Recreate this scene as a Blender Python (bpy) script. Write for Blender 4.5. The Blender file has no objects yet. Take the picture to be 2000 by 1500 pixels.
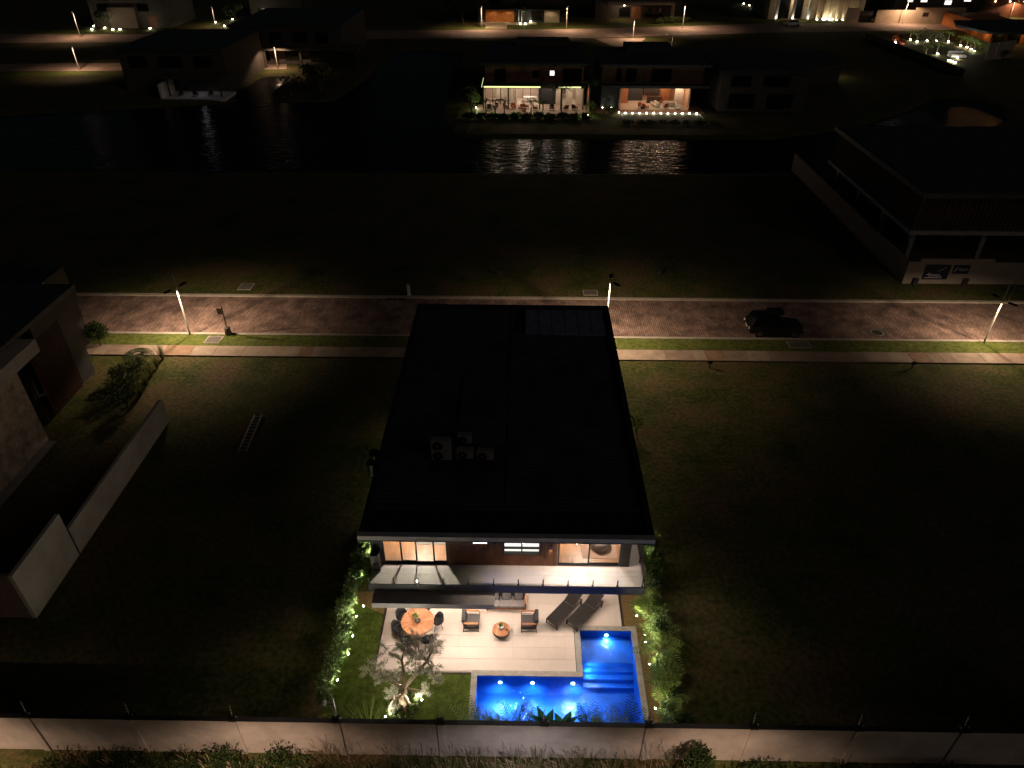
import bpy, math, random
from mathutils import Vector, Matrix
rnd = random.Random(7)
S = bpy.context.scene
COL = S.collection
rad = math.radians

# ------------------------------------------------------------------ camera
CAM_H, FPX = 28.0, 1380.0
PITCH, YAW, ROLL = rad(34.77), rad(-0.751), rad(0.159)
fw = Vector((math.sin(YAW)*math.cos(PITCH), math.cos(YAW)*math.cos(PITCH), -math.sin(PITCH)))
r0 = Vector((math.cos(YAW), -math.sin(YAW), 0)); u0 = r0.cross(fw)
rt = r0*math.cos(ROLL)+u0*math.sin(ROLL); up = -r0*math.sin(ROLL)+u0*math.cos(ROLL)
cam_d = bpy.data.cameras.new('camera'); cam = bpy.data.objects.new('camera', cam_d); COL.objects.link(cam)
cam_d.sensor_width = 36; cam_d.lens = 36*FPX/2000; cam_d.clip_start = .5; cam_d.clip_end = 3000
m = Matrix((rt, up, -fw)).transposed().to_4x4(); m.translation = (0, 0, CAM_H); cam.matrix_world = m
S.camera = cam

def ray(px, py): return rt*(px-1000)+up*(750-py)+fw*FPX
def P(px, py, z=0.0):
    v = ray(px, py); t = (z-CAM_H)/v.z; return Vector((0, 0, CAM_H))+v*t
def PY(px, py, Y):
    v = ray(px, py); t = Y/v.y; return Vector((0, 0, CAM_H))+v*t

# ------------------------------------------------------------------ night sky, moon, exposure
SUN_EL, SUN_AZ = rad(22), rad(130)          # low moon behind the camera, to the right
w = bpy.data.worlds.new('World'); S.world = w; w.use_nodes = True
nt = w.node_tree; nt.nodes.clear()
sky = nt.nodes.new('ShaderNodeTexSky'); sky.sky_type = 'NISHITA'; sky.sun_disc = False
sky.sun_elevation = SUN_EL; sky.sun_rotation = SUN_AZ
bg = nt.nodes.new('ShaderNodeBackground'); bg.inputs['Strength'].default_value = 0.0016
wo = nt.nodes.new('ShaderNodeOutputWorld')
nt.links.new(sky.outputs[0], bg.inputs[0]); nt.links.new(bg.outputs[0], wo.inputs[0])
sl = bpy.data.lights.new('moon', 'SUN'); sl.energy = .08; sl.angle = rad(18); sl.color = (1, .80, .64)
so = bpy.data.objects.new('moon', sl); COL.objects.link(so)
sdir = Vector((math.sin(SUN_AZ)*math.cos(SUN_EL), math.cos(SUN_AZ)*math.cos(SUN_EL), math.sin(SUN_EL)))
so.rotation_euler = sdir.to_track_quat('Z', 'Y').to_euler(); so.location = (30, -40, 40)
S.view_settings.view_transform = 'Standard'; S.view_settings.look = 'None'
S.view_settings.exposure = 0; S.view_settings.gamma = 1; S.view_settings.use_curve_mapping = False
S.render.engine = 'CYCLES'
cy = S.cycles
cy.use_denoising = True; cy.denoiser = 'OPENIMAGEDENOISE'; cy.use_adaptive_sampling = False
cy.max_bounces = 8; cy.diffuse_bounces = 3; cy.glossy_bounces = 3; cy.transmission_bounces = 4
cy.transparent_max_bounces = 12; cy.sample_clamp_indirect = 3; cy.caustics_reflective = False; cy.caustics_refractive = False
cy.use_light_tree = True

# ------------------------------------------------------------------ materials
MT = {}
def mat(name, col, rough=.6, var=.15, vs=3., bump=0., bs=20., metal=0., spec=.4, col2=None, coat=0.):
    if name in MT: return MT[name]
    M = bpy.data.materials.new(name); M.use_nodes = True; n = M.node_tree; b = n.nodes['Principled BSDF']
    b.inputs['Roughness'].default_value = rough; b.inputs['Metallic'].default_value = metal
    b.inputs['Specular IOR Level'].default_value = spec; b.inputs['Coat Weight'].default_value = coat
    tc = n.nodes.new('ShaderNodeTexCoord')
    nz = n.nodes.new('ShaderNodeTexNoise'); nz.inputs['Scale'].default_value = vs; nz.inputs['Detail'].default_value = 8
    nz.inputs['Roughness'].default_value = .65
    n.links.new(tc.outputs['Object'], nz.inputs['Vector'])
    rp = n.nodes.new('ShaderNodeValToRGB'); e = rp.color_ramp.elements
    c2 = col2 or [min(1, c*(1+var)) for c in col]; c1 = [c*(1-var) for c in col]
    e[0].position = .32; e[0].color = (*c1, 1); e[1].position = .68; e[1].color = (*c2, 1)
    n.links.new(nz.outputs['Fac'], rp.inputs[0]); n.links.new(rp.outputs[0], b.inputs['Base Color'])
    if bump:
        n2 = n.nodes.new('ShaderNodeTexNoise'); n2.inputs['Scale'].default_value = bs; n2.inputs['Detail'].default_value = 6
        n.links.new(tc.outputs['Object'], n2.inputs['Vector'])
        bp = n.nodes.new('ShaderNodeBump'); bp.inputs['Strength'].default_value = bump; bp.inputs['Distance'].default_value = .05
        n.links.new(n2.outputs['Fac'], bp.inputs['Height']); n.links.new(bp.outputs[0], b.inputs['Normal'])
    MT[name] = M; return M
def emis(name, col, strength):
    M = bpy.data.materials.new(name); M.use_nodes = True; b = M.node_tree.nodes['Principled BSDF']
    b.inputs['Base Color'].default_value = (*col, 1); b.inputs['Emission Color'].default_value = (*col, 1)
    b.inputs['Emission Strength'].default_value = strength; MT[name] = M; return M
def brick(name, c1, c2, mortar, bw, bh, ms, rough=.8, axis='XY', bump=.5, rot=0., off=.5, big=0.):
    M = bpy.data.materials.new(name); M.use_nodes = True; n = M.node_tree; b = n.nodes['Principled BSDF']
    b.inputs['Roughness'].default_value = rough
    tc = n.nodes.new('ShaderNodeTexCoord'); mp = n.nodes.new('ShaderNodeMapping'); n.links.new(tc.outputs['Object'], mp.inputs[0])
    if axis == 'XZ': mp.inputs['Rotation'].default_value = (rad(90), 0, 0)
    if axis == 'YZ': mp.inputs['Rotation'].default_value = (rad(90), 0, rad(90))
    if rot: mp.inputs['Rotation'].default_value = (0, 0, rot)
    br = n.nodes.new('ShaderNodeTexBrick'); br.inputs['Scale'].default_value = 1; br.offset = off
    br.inputs['Brick Width'].default_value = bw; br.inputs['Row Height'].default_value = bh; br.inputs['Mortar Size'].default_value = ms
    br.inputs['Color1'].default_value = (*c1, 1); br.inputs['Color2'].default_value = (*c2, 1); br.inputs['Mortar'].default_value = (*mortar, 1)
    n.links.new(mp.outputs[0], br.inputs['Vector'])
    nz = n.nodes.new('ShaderNodeTexNoise'); nz.inputs['Scale'].default_value = .8; nz.inputs['Detail'].default_value = 9
    n.links.new(tc.outputs['Object'], nz.inputs['Vector'])
    mr = n.nodes.new('ShaderNodeMapRange'); mr.inputs[1].default_value = .3; mr.inputs[2].default_value = .7; mr.inputs[3].default_value = .45; mr.inputs[4].default_value = 1.4
    n.links.new(nz.outputs['Fac'], mr.inputs[0])
    mx = n.nodes.new('ShaderNodeMix'); mx.data_type = 'RGBA'; mx.blend_type = 'MULTIPLY'; mx.inputs[0].default_value = 1
    n.links.new(br.outputs['Color'], mx.inputs[6]); n.links.new(mr.outputs[0], mx.inputs[7]); n.links.new(mx.outputs[2], b.inputs['Base Color'])
    bp = n.nodes.new('ShaderNodeBump'); bp.inputs['Strength'].default_value = bump; bp.inputs['Distance'].default_value = .02; bp.invert = True
    n.links.new(br.outputs['Fac'], bp.inputs['Height']); n.links.new(bp.outputs[0], b.inputs['Normal'])
    MT[name] = M; return M
def glassy(name, tint, ior=1.45, rough=.0, wave=None, murk=None):
    """thin clear sheet: see-through plus Fresnel reflection (lamps shine through it)"""
    M = bpy.data.materials.new(name); M.use_nodes = True; n = M.node_tree; n.nodes.clear()
    o = n.nodes.new('ShaderNodeOutputMaterial'); t = n.nodes.new('ShaderNodeBsdfTransparent'); t.inputs[0].default_value = (*tint, 1)
    g = n.nodes.new('ShaderNodeBsdfGlossy'); g.inputs['Roughness'].default_value = rough
    f = n.nodes.new('ShaderNodeFresnel'); f.inputs[0].default_value = ior
    mx = n.nodes.new('ShaderNodeMixShader')
    n.links.new(f.outputs[0], mx.inputs[0]); n.links.new(t.outputs[0], mx.inputs[1]); n.links.new(g.outputs[0], mx.inputs[2]); n.links.new(mx.outputs[0], o.inputs[0])
    if murk:    # slightly turbid water scatters some of the lamp light
        tl = n.nodes.new('ShaderNodeBsdfTranslucent'); tl.inputs[0].default_value = (*murk[0], 1); m3 = n.nodes.new('ShaderNodeMixShader'); m3.inputs[0].default_value = murk[1]
        n.links.new(t.outputs[0], m3.inputs[1]); n.links.new(tl.outputs[0], m3.inputs[2]); n.links.new(m3.outputs[0], mx.inputs[1])
    if wave:
        tc = n.nodes.new('ShaderNodeTexCoord'); nz = n.nodes.new('ShaderNodeTexNoise'); nz.inputs['Scale'].default_value = wave[0]; nz.inputs['Detail'].default_value = 3
        n.links.new(tc.outputs['Object'], nz.inputs['Vector'])
        bp = n.nodes.new('ShaderNodeBump'); bp.inputs['Strength'].default_value = wave[1]; bp.inputs['Distance'].default_value = wave[2]
        n.links.new(nz.outputs['Fac'], bp.inputs['Height']); n.links.new(bp.outputs[0], g.inputs['Normal']); n.links.new(bp.outputs[0], f.inputs['Normal'])
    MT[name] = M; return M

def grass_mat(name, stops, vs=.25, bump=.6, fine=30):
    M = bpy.data.materials.new(name); M.use_nodes = True; n = M.node_tree; b = n.nodes['Principled BSDF']
    b.inputs['Roughness'].default_value = .9; b.inputs['Specular IOR Level'].default_value = .15
    tc = n.nodes.new('ShaderNodeTexCoord')
    a = n.nodes.new('ShaderNodeTexNoise'); a.inputs['Scale'].default_value = vs; a.inputs['Detail'].default_value = 10; a.inputs['Roughness'].default_value = .72
    c = n.nodes.new('ShaderNodeTexNoise'); c.inputs['Scale'].default_value = fine; c.inputs['Detail'].default_value = 5
    d = n.nodes.new('ShaderNodeTexNoise'); d.inputs['Scale'].default_value = 4; d.inputs['Detail'].default_value = 6
    for q in (a, c, d): n.links.new(tc.outputs['Object'], q.inputs['Vector'])
    rp = n.nodes.new('ShaderNodeValToRGB'); el = rp.color_ramp.elements
    el[0].position = stops[0][0]; el[0].color = (*stops[0][1], 1); el[1].position = stops[-1][0]; el[1].color = (*stops[-1][1], 1)
    for p_, c_ in stops[1:-1]:
        x = el.new(p_); x.color = (*c_, 1)
    n.links.new(a.outputs['Fac'], rp.inputs[0])
    mr = n.nodes.new('ShaderNodeMapRange'); mr.inputs[1].default_value = .3; mr.inputs[2].default_value = .7; mr.inputs[3].default_value = .45; mr.inputs[4].default_value = 1.5
    n.links.new(c.outputs['Fac'], mr.inputs[0])
    mr2 = n.nodes.new('ShaderNodeMapRange'); mr2.inputs[1].default_value = .3; mr2.inputs[2].default_value = .7; mr2.inputs[3].default_value = .6; mr2.inputs[4].default_value = 1.35
    n.links.new(d.outputs['Fac'], mr2.inputs[0])
    mx = n.nodes.new('ShaderNodeMix'); mx.data_type = 'RGBA'; mx.blend_type = 'MULTIPLY'; mx.inputs[0].default_value = 1
    n.links.new(rp.outputs[0], mx.inputs[6]); n.links.new(mr.outputs[0], mx.inputs[7])
    m2 = n.nodes.new('ShaderNodeMix'); m2.data_type = 'RGBA'; m2.blend_type = 'MULTIPLY'; m2.inputs[0].default_value = 1
    n.links.new(mx.outputs[2], m2.inputs[6]); n.links.new(mr2.outputs[0], m2.inputs[7]); n.links.new(m2.outputs[2], b.inputs['Base Color'])
    bp = n.nodes.new('ShaderNodeBump'); bp.inputs['Strength'].default_value = bump; bp.inputs['Distance'].default_value = .06
    n.links.new(c.outputs['Fac'], bp.inputs['Height']); n.links.new(bp.outputs[0], b.inputs['Normal'])
    MT[name] = M; return M
def leafmat(name, c1, c2, rough=.5):
    M = bpy.data.materials.new(name); M.use_nodes = True; n = M.node_tree; b = n.nodes['Principled BSDF']
    b.inputs['Roughness'].default_value = rough; b.inputs['Specular IOR Level'].default_value = .3
    g = n.nodes.new('ShaderNodeNewGeometry'); rp = n.nodes.new('ShaderNodeValToRGB'); e = rp.color_ramp.elements
    e[0].color = (*c1, 1); e[1].color = (*c2, 1)
    n.links.new(g.outputs['Random Per Island'], rp.inputs[0]); n.links.new(rp.outputs[0], b.inputs['Base Color'])
    tl = n.nodes.new('ShaderNodeBsdfTranslucent'); n.links.new(rp.outputs[0], tl.inputs[0])
    mx = n.nodes.new('ShaderNodeMixShader'); mx.inputs[0].default_value = .35
    o = n.nodes['Material Output']; n.links.new(b.outputs[0], mx.inputs[1]); n.links.new(tl.outputs[0], mx.inputs[2]); n.links.new(mx.outputs[0], o.inputs[0])
    MT[name] = M; return M

GR = grass_mat('field_grass', [(.34, (.035, .046, .012)), (.46, (.075, .086, .022)), (.55, (.115, .096, .038)), (.68, (.155, .092, .058))])
LAWN = grass_mat('lawn', [(.3, (.055, .085, .012)), (.6, (.09, .125, .02)), (.75, (.13, .12, .03))], vs=.9, fine=45)
VERGE = grass_mat('verge_grass', [(.3, (.085, .11, .022)), (.55, (.12, .145, .032)), (.72, (.16, .15, .05))], vs=.6, fine=35)
SOIL = mat('gravel_bed', (.20, .13, .05), .95, .5, 14, .8, 60)
ROAD = brick('road_pavers', (.36, .235, .19), (.22, .14, .115), (.09, .065, .05), .42, .16, .018, rot=rad(90), bump=.9)
FARROAD = mat('far_road_paving', (.36, .26, .21), .85, .25, .5, .3, 8)
KERB = mat('kerb_concrete', (.40, .35, .29), .85, .2, 2, .2, 30)
SLAB = mat('paving_stone', (.30, .22, .165), .8, .25, 1.3, .25, 25)
SLAB2 = mat('paving_stone_pale', (.36, .28, .215), .8, .25, 1.1, .25, 25)
SLAB3 = mat('paving_stone_rust', (.30, .19, .125), .8, .25, 1.5, .25, 25)
COVER = mat('concrete_cover', (.13, .115, .10), .85, .2, 2, .3, 20)
TILE = mat('terrace_tile', (.62, .54, .47), .45, .05, .9, .03, 12, spec=.4)
TILE2 = mat('terrace_tile_b', (.60, .52, .45), .45, .06, 1.2, .03, 12, spec=.4)
BALT = mat('balcony_tile', (.60, .55, .52), .45, .06, 1.0, .03, 12)
COPE = mat('coping_stone', (.36, .35, .31), .8, .2, 3, .3, 30)
POOLT = brick('pool_mosaic', (.03, .25, .82), (.045, .31, .90), (.07, .36, .90), .10, .10, .008, rough=.35, bump=.15, off=0)
CONC = mat('grey_concrete', (.30, .29, .28), .75, .25, 1.2, .2, 15)
DARK = mat('charcoal_render', (.028, .028, .030), .6, .2, 2, .1, 20)
ROOFM = mat('dark_roof_sheet', (.050, .058, .066), .6, .45, .7)
ROOFD = mat('roof_deck_grey', (.20, .23, .28), .8, .3, 2, .2, 15)
BLACK = mat('black_metal', (.012, .012, .013), .4, .1, 4, spec=.5)
BRONZE = mat('bronze_metal', (.055, .04, .032), .4, .15, 6, metal=.3)
WOOD = mat('teak', (.36, .145, .055), .5, .3, 6, .1, 30)
WOOD2 = mat('teak_pale', (.43, .20, .10), .5, .25, 7, .1, 30)
CLAD = mat('wood_cladding', (.17, .065, .032), .55, .35, 2.5, .1, 20)
FLOOR = brick('wood_floor', (.50, .24, .105), (.40, .18, .075), (.18, .08, .03), .16, 1.3, .004, rough=.4, bump=.1)
WHITE = mat('white_plaster', (.74, .72, .69), .8, .05, 1)
PERIM = mat('perimeter_plaster', (.56, .48, .43), .9, .25, .7, .3, 9, col2=(.66, .58, .53))
FENCEW = mat('pale_fence_plaster', (.58, .49, .41), .9, .25, .5, .25, 8, col2=(.66, .58, .50))
STONE = mat('travertine', (.50, .39, .29), .8, .45, 1.6, .4, 12)
FAB = mat('charcoal_fabric', (.045, .042, .045), .95, .2, 14, .2, 120)
FAB2 = mat('grey_fabric', (.085, .078, .075), .95, .2, 14, .2, 120)
FASC = mat('pale_fascia', (.50, .47, .45), .75, .25, 1.4, .2, 15)
SEAT = mat('light_grey_fabric', (.22, .20, .195), .95, .15, 14, .2, 120)
MESHF = mat('brown_mesh_fabric', (.016, .012, .011), .8, .2, 30, .2, 150)
FABK = mat('black_fabric', (.012, .012, .013), .9, .2, 14, .2, 120)
ALLOY = mat('dark_alloy', (.16, .16, .17), .35, .05, 5, metal=.8)
EM_LINE = emis('linear_lamp_lens', (.95, .96, 1), 5)
CREAM = mat('cream_fabric', (.62, .54, .45), .9, .1, 4)
RUST = mat('rust_fabric', (.40, .10, .045), .9, .2, 4)
ACW = mat('enamel_white', (.22, .20, .19), .5, .1, 3)
GALV = mat('galvanised_steel', (.42, .42, .42), .4, .15, 6, metal=.6)
POLE = mat('lamp_pole_grey', (.55, .52, .48), .45, .1, 5, metal=.2)
GLASS = glassy('clear_glass', (.97, .99, .98), 1.22)
GLASSD = glassy('window_glass', (.90, .92, .92), 1.25)
WATER = glassy('pool_water', (.72, .88, 1.0), 1.33, .04, (6.0, .6, .03), murk=((.05, .32, .95), .24))
BARK = mat('olive_bark', (.40, .30, .20), .9, .45, 8, .9, 25)
BARKD = mat('dark_bark', (.10, .07, .05), .9, .4, 8, .6, 25)
LOLIVE = leafmat('olive_leaf', (.27, .29, .19), (.58, .56, .42))
LSHRUB = leafmat('shrub_leaf', (.06, .11, .03), (.24, .31, .13))
LPALM = leafmat('palm_leaf', (.07, .12, .025), (.26, .31, .08))
LDARK = leafmat('dark_leaf', (.02, .045, .012), (.05, .085, .02))
LGRASS = leafmat('tall_grass_blade', (.07, .10, .025), (.20, .19, .08))
LHEAD = leafmat('grass_seed_head', (.34, .25, .17), (.55, .42, .30))
LBANANA = leafmat('banana_leaf', (.025, .08, .02), (.05, .13, .03))
TURFB = leafmat('turf_blade', (.07, .11, .015), (.15, .19, .035))
TERRA = mat('terracotta', (.38, .15, .08), .8, .2, 5)
CERAM = mat('white_ceramic', (.70, .67, .60), .4, .05, 5)
CARB = mat('black_car_paint', (.008, .008, .010), .25, .1, 2, coat=.6)
CARW = mat('white_car_paint', (.70, .70, .70), .3, .03, 2, coat=.5)
CARG = mat('car_window', (.006, .007, .008), .08, .1, 2, spec=.6)
RUBBER = mat('tyre_rubber', (.012, .012, .012), .9, .1, 9)
CHROME = mat('alloy', (.55, .55, .56), .25, .05, 5, metal=.9)
LENS = mat('clear_lamp_lens', (.80, .80, .82), .15, .03, 5, spec=.8)
REDL = mat('red_lamp_lens', (.25, .01, .01), .2, .1, 5)
BRICKR = brick('red_brick', (.26, .10, .055), (.20, .075, .04), (.20, .15, .11), .24, .08, .012, axis='XZ')
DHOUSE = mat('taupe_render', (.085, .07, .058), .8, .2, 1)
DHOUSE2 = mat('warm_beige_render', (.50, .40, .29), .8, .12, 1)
ORANGE = mat('orange_timber', (.52, .18, .05), .6, .25, 1.5)
EM_WARM = emis('lamp_lens_warm', (1, .80, .55), 30)
EM_COOL = emis('lamp_lens_cool', (.92, .95, 1), 25)
EM_POOL = emis('pool_lamp_lens', (.55, .80, 1), 30)
EM_SPOT = emis('garden_lamp_lens', (1, .95, .72), 60)
EM_LED = emis('led_strip', (.88, .95, .38), 1.6)
EM_WIN = emis('window_glow', (1, .93, .84), 1.5)  # glow put into blind and panes in place of lit rooms
EM_DOWN = emis('downlight_lens', (1, .86, .68), 12)
EM_BULB = emis('bulb', (1, .72, .40), 25)

# ------------------------------------------------------------------ mesh collector
class MB:
    def __init__(s): s.v = []; s.f = []
    def box(s, x0, x1, y0, y1, z0, z1):
        k = len(s.v)
        s.v += [(x0,y0,z0),(x1,y0,z0),(x1,y1,z0),(x0,y1,z0),(x0,y0,z1),(x1,y0,z1),(x1,y1,z1),(x0,y1,z1)]
        s.f += [tuple(k+i for i in q) for q in ((0,3,2,1),(4,5,6,7),(0,1,5,4),(1,2,6,5),(2,3,7,6),(3,0,4,7))]; return s
    def obox(s, c, ax, sx, sy, sz):
        """box centred at c; ax = rotation matrix (3x3)"""
        k = len(s.v)
        for z in (-1, 1):
            for x, y in ((-1,-1),(1,-1),(1,1),(-1,1)):
                s.v.append(tuple(Vector(c)+ax @ Vector((x*sx/2, y*sy/2, z*sz/2))))
        s.f += [tuple(k+i for i in q) for q in ((0,3,2,1),(4,5,6,7),(0,1,5,4),(1,2,6,5),(2,3,7,6),(3,0,4,7))]; return s
    def bar(s, a, b, wd, h=None, upv=(0,0,1)):
        a = Vector(a); b = Vector(b); d = b-a; L = d.length; d.normalize(); u = Vector(upv)
        if abs(d.dot(u)) > .99: u = Vector((0,1,0))
        x = d.cross(u).normalized(); z = x.cross(d)
        return s.obox((a+b)/2, Matrix((x, d, z)).transposed(), wd, L, h or wd)
    def prism(s, poly, z0, z1):
        k = len(s.v); n = len(poly)
        s.v += [(x, y, z0) for x, y in poly]+[(x, y, z1) for x, y in poly]
        s.f += [tuple(range(k+n-1, k-1, -1)), tuple(range(k+n, k+2*n))]
        s.f += [(k+i, k+(i+1) % n, k+n+(i+1) % n, k+n+i) for i in range(n)]; return s
    def tube(s, pts, rs, n=8, cap=True):
        pts = [Vector(p) for p in pts]
        if not isinstance(rs, (list, tuple)): rs = [rs]*len(pts)
        k0 = len(s.v)
        for i, p in enumerate(pts):
            d = (pts[min(i+1, len(pts)-1)]-pts[max(i-1, 0)]).normalized()
            a = d.cross(Vector((0,0,1)));
            if a.length < .05: a = d.cross(Vector((1,0,0)))
            a.normalize(); b = d.cross(a)
            for j in range(n):
                t = 2*math.pi*j/n; s.v.append(tuple(p+(a*math.cos(t)+b*math.sin(t))*rs[i]))
        for i in range(len(pts)-1):
            for j in range(n):
                s.f.append((k0+i*n+j, k0+i*n+(j+1) % n, k0+(i+1)*n+(j+1) % n, k0+(i+1)*n+j))
        if cap:
            s.f.append(tuple(k0+j for j in range(n-1, -1, -1))); s.f.append(tuple(k0+(len(pts)-1)*n+j for j in range(n)))
        return s
    def cyl(s, c, r, z0, z1, n=16, r2=None):
        return s.tube([(c[0], c[1], z0), (c[0], c[1], z1)], [r, r2 if r2 is not None else r], n)
    def lathe(s, c, prof, n=20):
        k = len(s.v); q = len(prof)
        for j in range(n):
            t = 2*math.pi*j/n
            for r, z in prof: s.v.append((c[0]+r*math.cos(t), c[1]+r*math.sin(t), z))
        for j in range(n):
            for i in range(q-1):
                s.f.append((k+j*q+i, k+((j+1) % n)*q+i, k+((j+1) % n)*q+i+1, k+j*q+i+1))
        return s
    def quad(s, *p):
        k = len(s.v); s.v += [tuple(x) for x in p]; s.f.append(tuple(range(k, k+len(p)))); return s
    def leaf(s, p, d, nrm, L, W):
        """a lancet leaf of two folded halves"""
        d = Vector(d).normalized(); a = d.cross(Vector(nrm))
        if a.length < .01: a = d.cross(Vector((.3,.5,.8)))
        a.normalize(); up_ = a.cross(d); p = Vector(p); mid = p+d*L*.5; tip = p+d*L-up_*L*.12
        k = len(s.v)
        s.v += [tuple(p), tuple(mid+a*W*.5+up_*W*.12), tuple(tip), tuple(mid-a*W*.5+up_*W*.12)]
        s.f += [(k, k+1, k+2), (k, k+2, k+3)]; return s
    def blade(s, p, d, L, W, droop, seg=3):
        p = Vector(p); d = Vector(d).normalized(); a = d.cross(Vector((0,0,1)))
        if a.length < .01: a = Vector((1,0,0))
        a.normalize(); k = len(s.v); q = p.copy(); dd = d.copy()
        for i in range(seg+1):
            wd = W*(1-i/seg)**.7*.5+.0008
            s.v += [tuple(q-a*wd), tuple(q+a*wd)]
            q = q+dd*(L/seg); dd = (dd+Vector((0,0,-droop))).normalized()
        for i in range(seg): s.f.append((k+2*i, k+2*i+1, k+2*i+3, k+2*i+2))
        return q
    def build(s, name, material, parent=None, off=None, bevel=0, smooth=False):
        me = bpy.data.meshes.new(name); vs = s.v
        if off is not None: vs = [(x-off[0], y-off[1], z-off[2]) for x, y, z in vs]
        me.from_pydata(vs, [], s.f); me.materials.append(material); me.update()
        if smooth: me.polygons.foreach_set('use_smooth', [True]*len(me.polygons))
        o = bpy.data.objects.new(name, me); COL.objects.link(o)
        if parent: o.parent = parent
        if bevel:
            b = o.modifiers.new('bevel', 'BEVEL'); b.width = bevel; b.segments = 2; b.limit_method = 'ANGLE'
        return o
def tag(o, label, cat, group=None):
    o['label'] = label; o['category'] = cat
    if group: o['group'] = group
    return o
def thing(name, label, cat, loc=(0,0,0), rz=0, group=None):
    o = bpy.data.objects.new(name, None); COL.objects.link(o); o.location = loc; o.rotation_euler = (0,0,rz); o.empty_display_size = .2
    return tag(o, label, cat, group)
def struct(o): o['kind'] = 'structure'; return o
def stuff(o): o['kind'] = 'stuff'; return o
KIDS = {}
def copy_tree(o, loc=None, rz=None, label=None, parent=None):
    c = o.copy(); COL.objects.link(c)
    if parent is not None: c.parent = parent
    if loc is not None: c.location = loc
    if rz is not None: c.rotation_euler = (0, 0, rz)
    if label: c['label'] = label
    for ch in list(o.children): copy_tree(ch, parent=c)
    return c
def lamp(name, kind, loc, energy, col=(1,.82,.6), parent=None, size=.05, target=None, spot=None, blend=.4):
    L = bpy.data.lights.new(name, kind); L.energy = energy; L.color = col
    if kind in ('POINT', 'SPOT'): L.shadow_soft_size = size
    if kind == 'SPOT': L.spot_size = rad(spot or 120); L.spot_blend = blend
    if kind == 'AREA': L.shape = 'RECTANGLE'; L.size = size[0]; L.size_y = size[1]
    o = bpy.data.objects.new(name, L); COL.objects.link(o); o.location = loc
    if target is not None: o.rotation_euler = (Vector(target)-Vector(loc)).to_track_quat('-Z', 'Y').to_euler()
    if parent: o.parent = parent
    return o
def V3(x): return Vector(x)
def Rz(a): return Matrix.Rotation(a, 3, 'Z')
# ------------------------------------------------------------------ ground and lake
LAKE = [(-170,85),(-40,86),(20,86.5),(38,87.5),(50,91),(60,102),(73,111),(77,120),(75,126),(70,127.5),(62,119),(48,107),(34,101.5),(10,101),(-9,101.5),
        (-12,112),(-13.5,150),(-15,168),(-27,168),(-29,140),(-31,122),(-40,121),(-43,128),(-43,141),(-48.5,141.5),(-50,120),(-60,117),(-80,112),(-170,108)]
def inlake(x, y):
    c = False; dm = 1e9; n = len(LAKE)
    for i in range(n):
        (x1, y1), (x2, y2) = LAKE[i], LAKE[(i+1) % n]
        if (y1 > y) != (y2 > y) and x < (x2-x1)*(y-y1)/(y2-y1)+x1: c = not c
        dx, dy = x2-x1, y2-y1; t = max(0, min(1, ((x-x1)*dx+(y-y1)*dy)/(dx*dx+dy*dy)))
        dm = min(dm, math.hypot(x-x1-t*dx, y-y1-t*dy))
    return dm if c else -dm
LX0, LX1, LY0, LY1 = -8.0, 7.0, 14.75, 22.45
def lines(a, b, st, extra, outer):
    r = set(round(a+i*st, 3) for i in range(int((b-a)/st)+1)) | set(extra)
    r = [q for q in r if all(abs(q-e) > .6 or q == e for e in extra)]
    return sorted(list(r)+outer)
xs = lines(-130, 140, 2.5, (LX0, LX1), [-900,-600,-400,-300,-220,-170,-150,160,180,230,300,400,600,900])
ys = lines(0, 230, 2.5, (LY0, LY1), [-300,-100,-40,-15,240,260,290,340,420,600,900])
g = MB(); idx = {}
for j, y in enumerate(ys):
    for i, x in enumerate(xs):
        d = inlake(x, y) if 80 < y < 175 and -180 < x < 100 else -9
        z = -1.3*min(1, (d+.6)/3.5) if d > -.6 else 0
        g.v.append((x, y, z)); idx[i, j] = len(g.v)-1
for j in range(len(ys)-1):
    for i in range(len(xs)-1):
        if LX0-.01 <= xs[i] and xs[i+1] <= LX1+.01 and LY0-.01 <= ys[j] and ys[j+1] <= LY1+.01: continue
        g.f.append((idx[i,j], idx[i+1,j], idx[i+1,j+1], idx[i,j+1]))
struct(g.build('ground', GR))
LW = bpy.data.materials.new('lake_water'); LW.use_nodes = True
n = LW.node_tree; b = n.nodes['Principled BSDF']
b.inputs['Base Color'].default_value = (.004, .006, .010, 1); b.inputs['Roughness'].default_value = .2; b.inputs['IOR'].default_value = 1.33; b.inputs['Specular IOR Level'].default_value = .06
tc = n.nodes.new('ShaderNodeTexCoord'); mp = n.nodes.new('ShaderNodeMapping'); mp.inputs['Scale'].default_value = (.6, 1.3, 1); mp.inputs['Rotation'].default_value = (0, 0, .35)
nz = n.nodes.new('ShaderNodeTexNoise'); nz.inputs['Scale'].default_value = 1.1; nz.inputs['Detail'].default_value = 3
bp = n.nodes.new('ShaderNodeBump'); bp.inputs['Strength'].default_value = .8; bp.inputs['Distance'].default_value = .22
n.links.new(tc.outputs['Object'], mp.inputs[0]); n.links.new(mp.outputs[0], nz.inputs['Vector']); n.links.new(nz.outputs['Fac'], bp.inputs['Height']); n.links.new(bp.outputs[0], b.inputs['Normal'])
lk = MB(); lk.quad((-175,82,-.32),(95,82,-.32),(95,172,-.32),(-175,172,-.32)); struct(lk.build('lake', LW))

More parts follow.
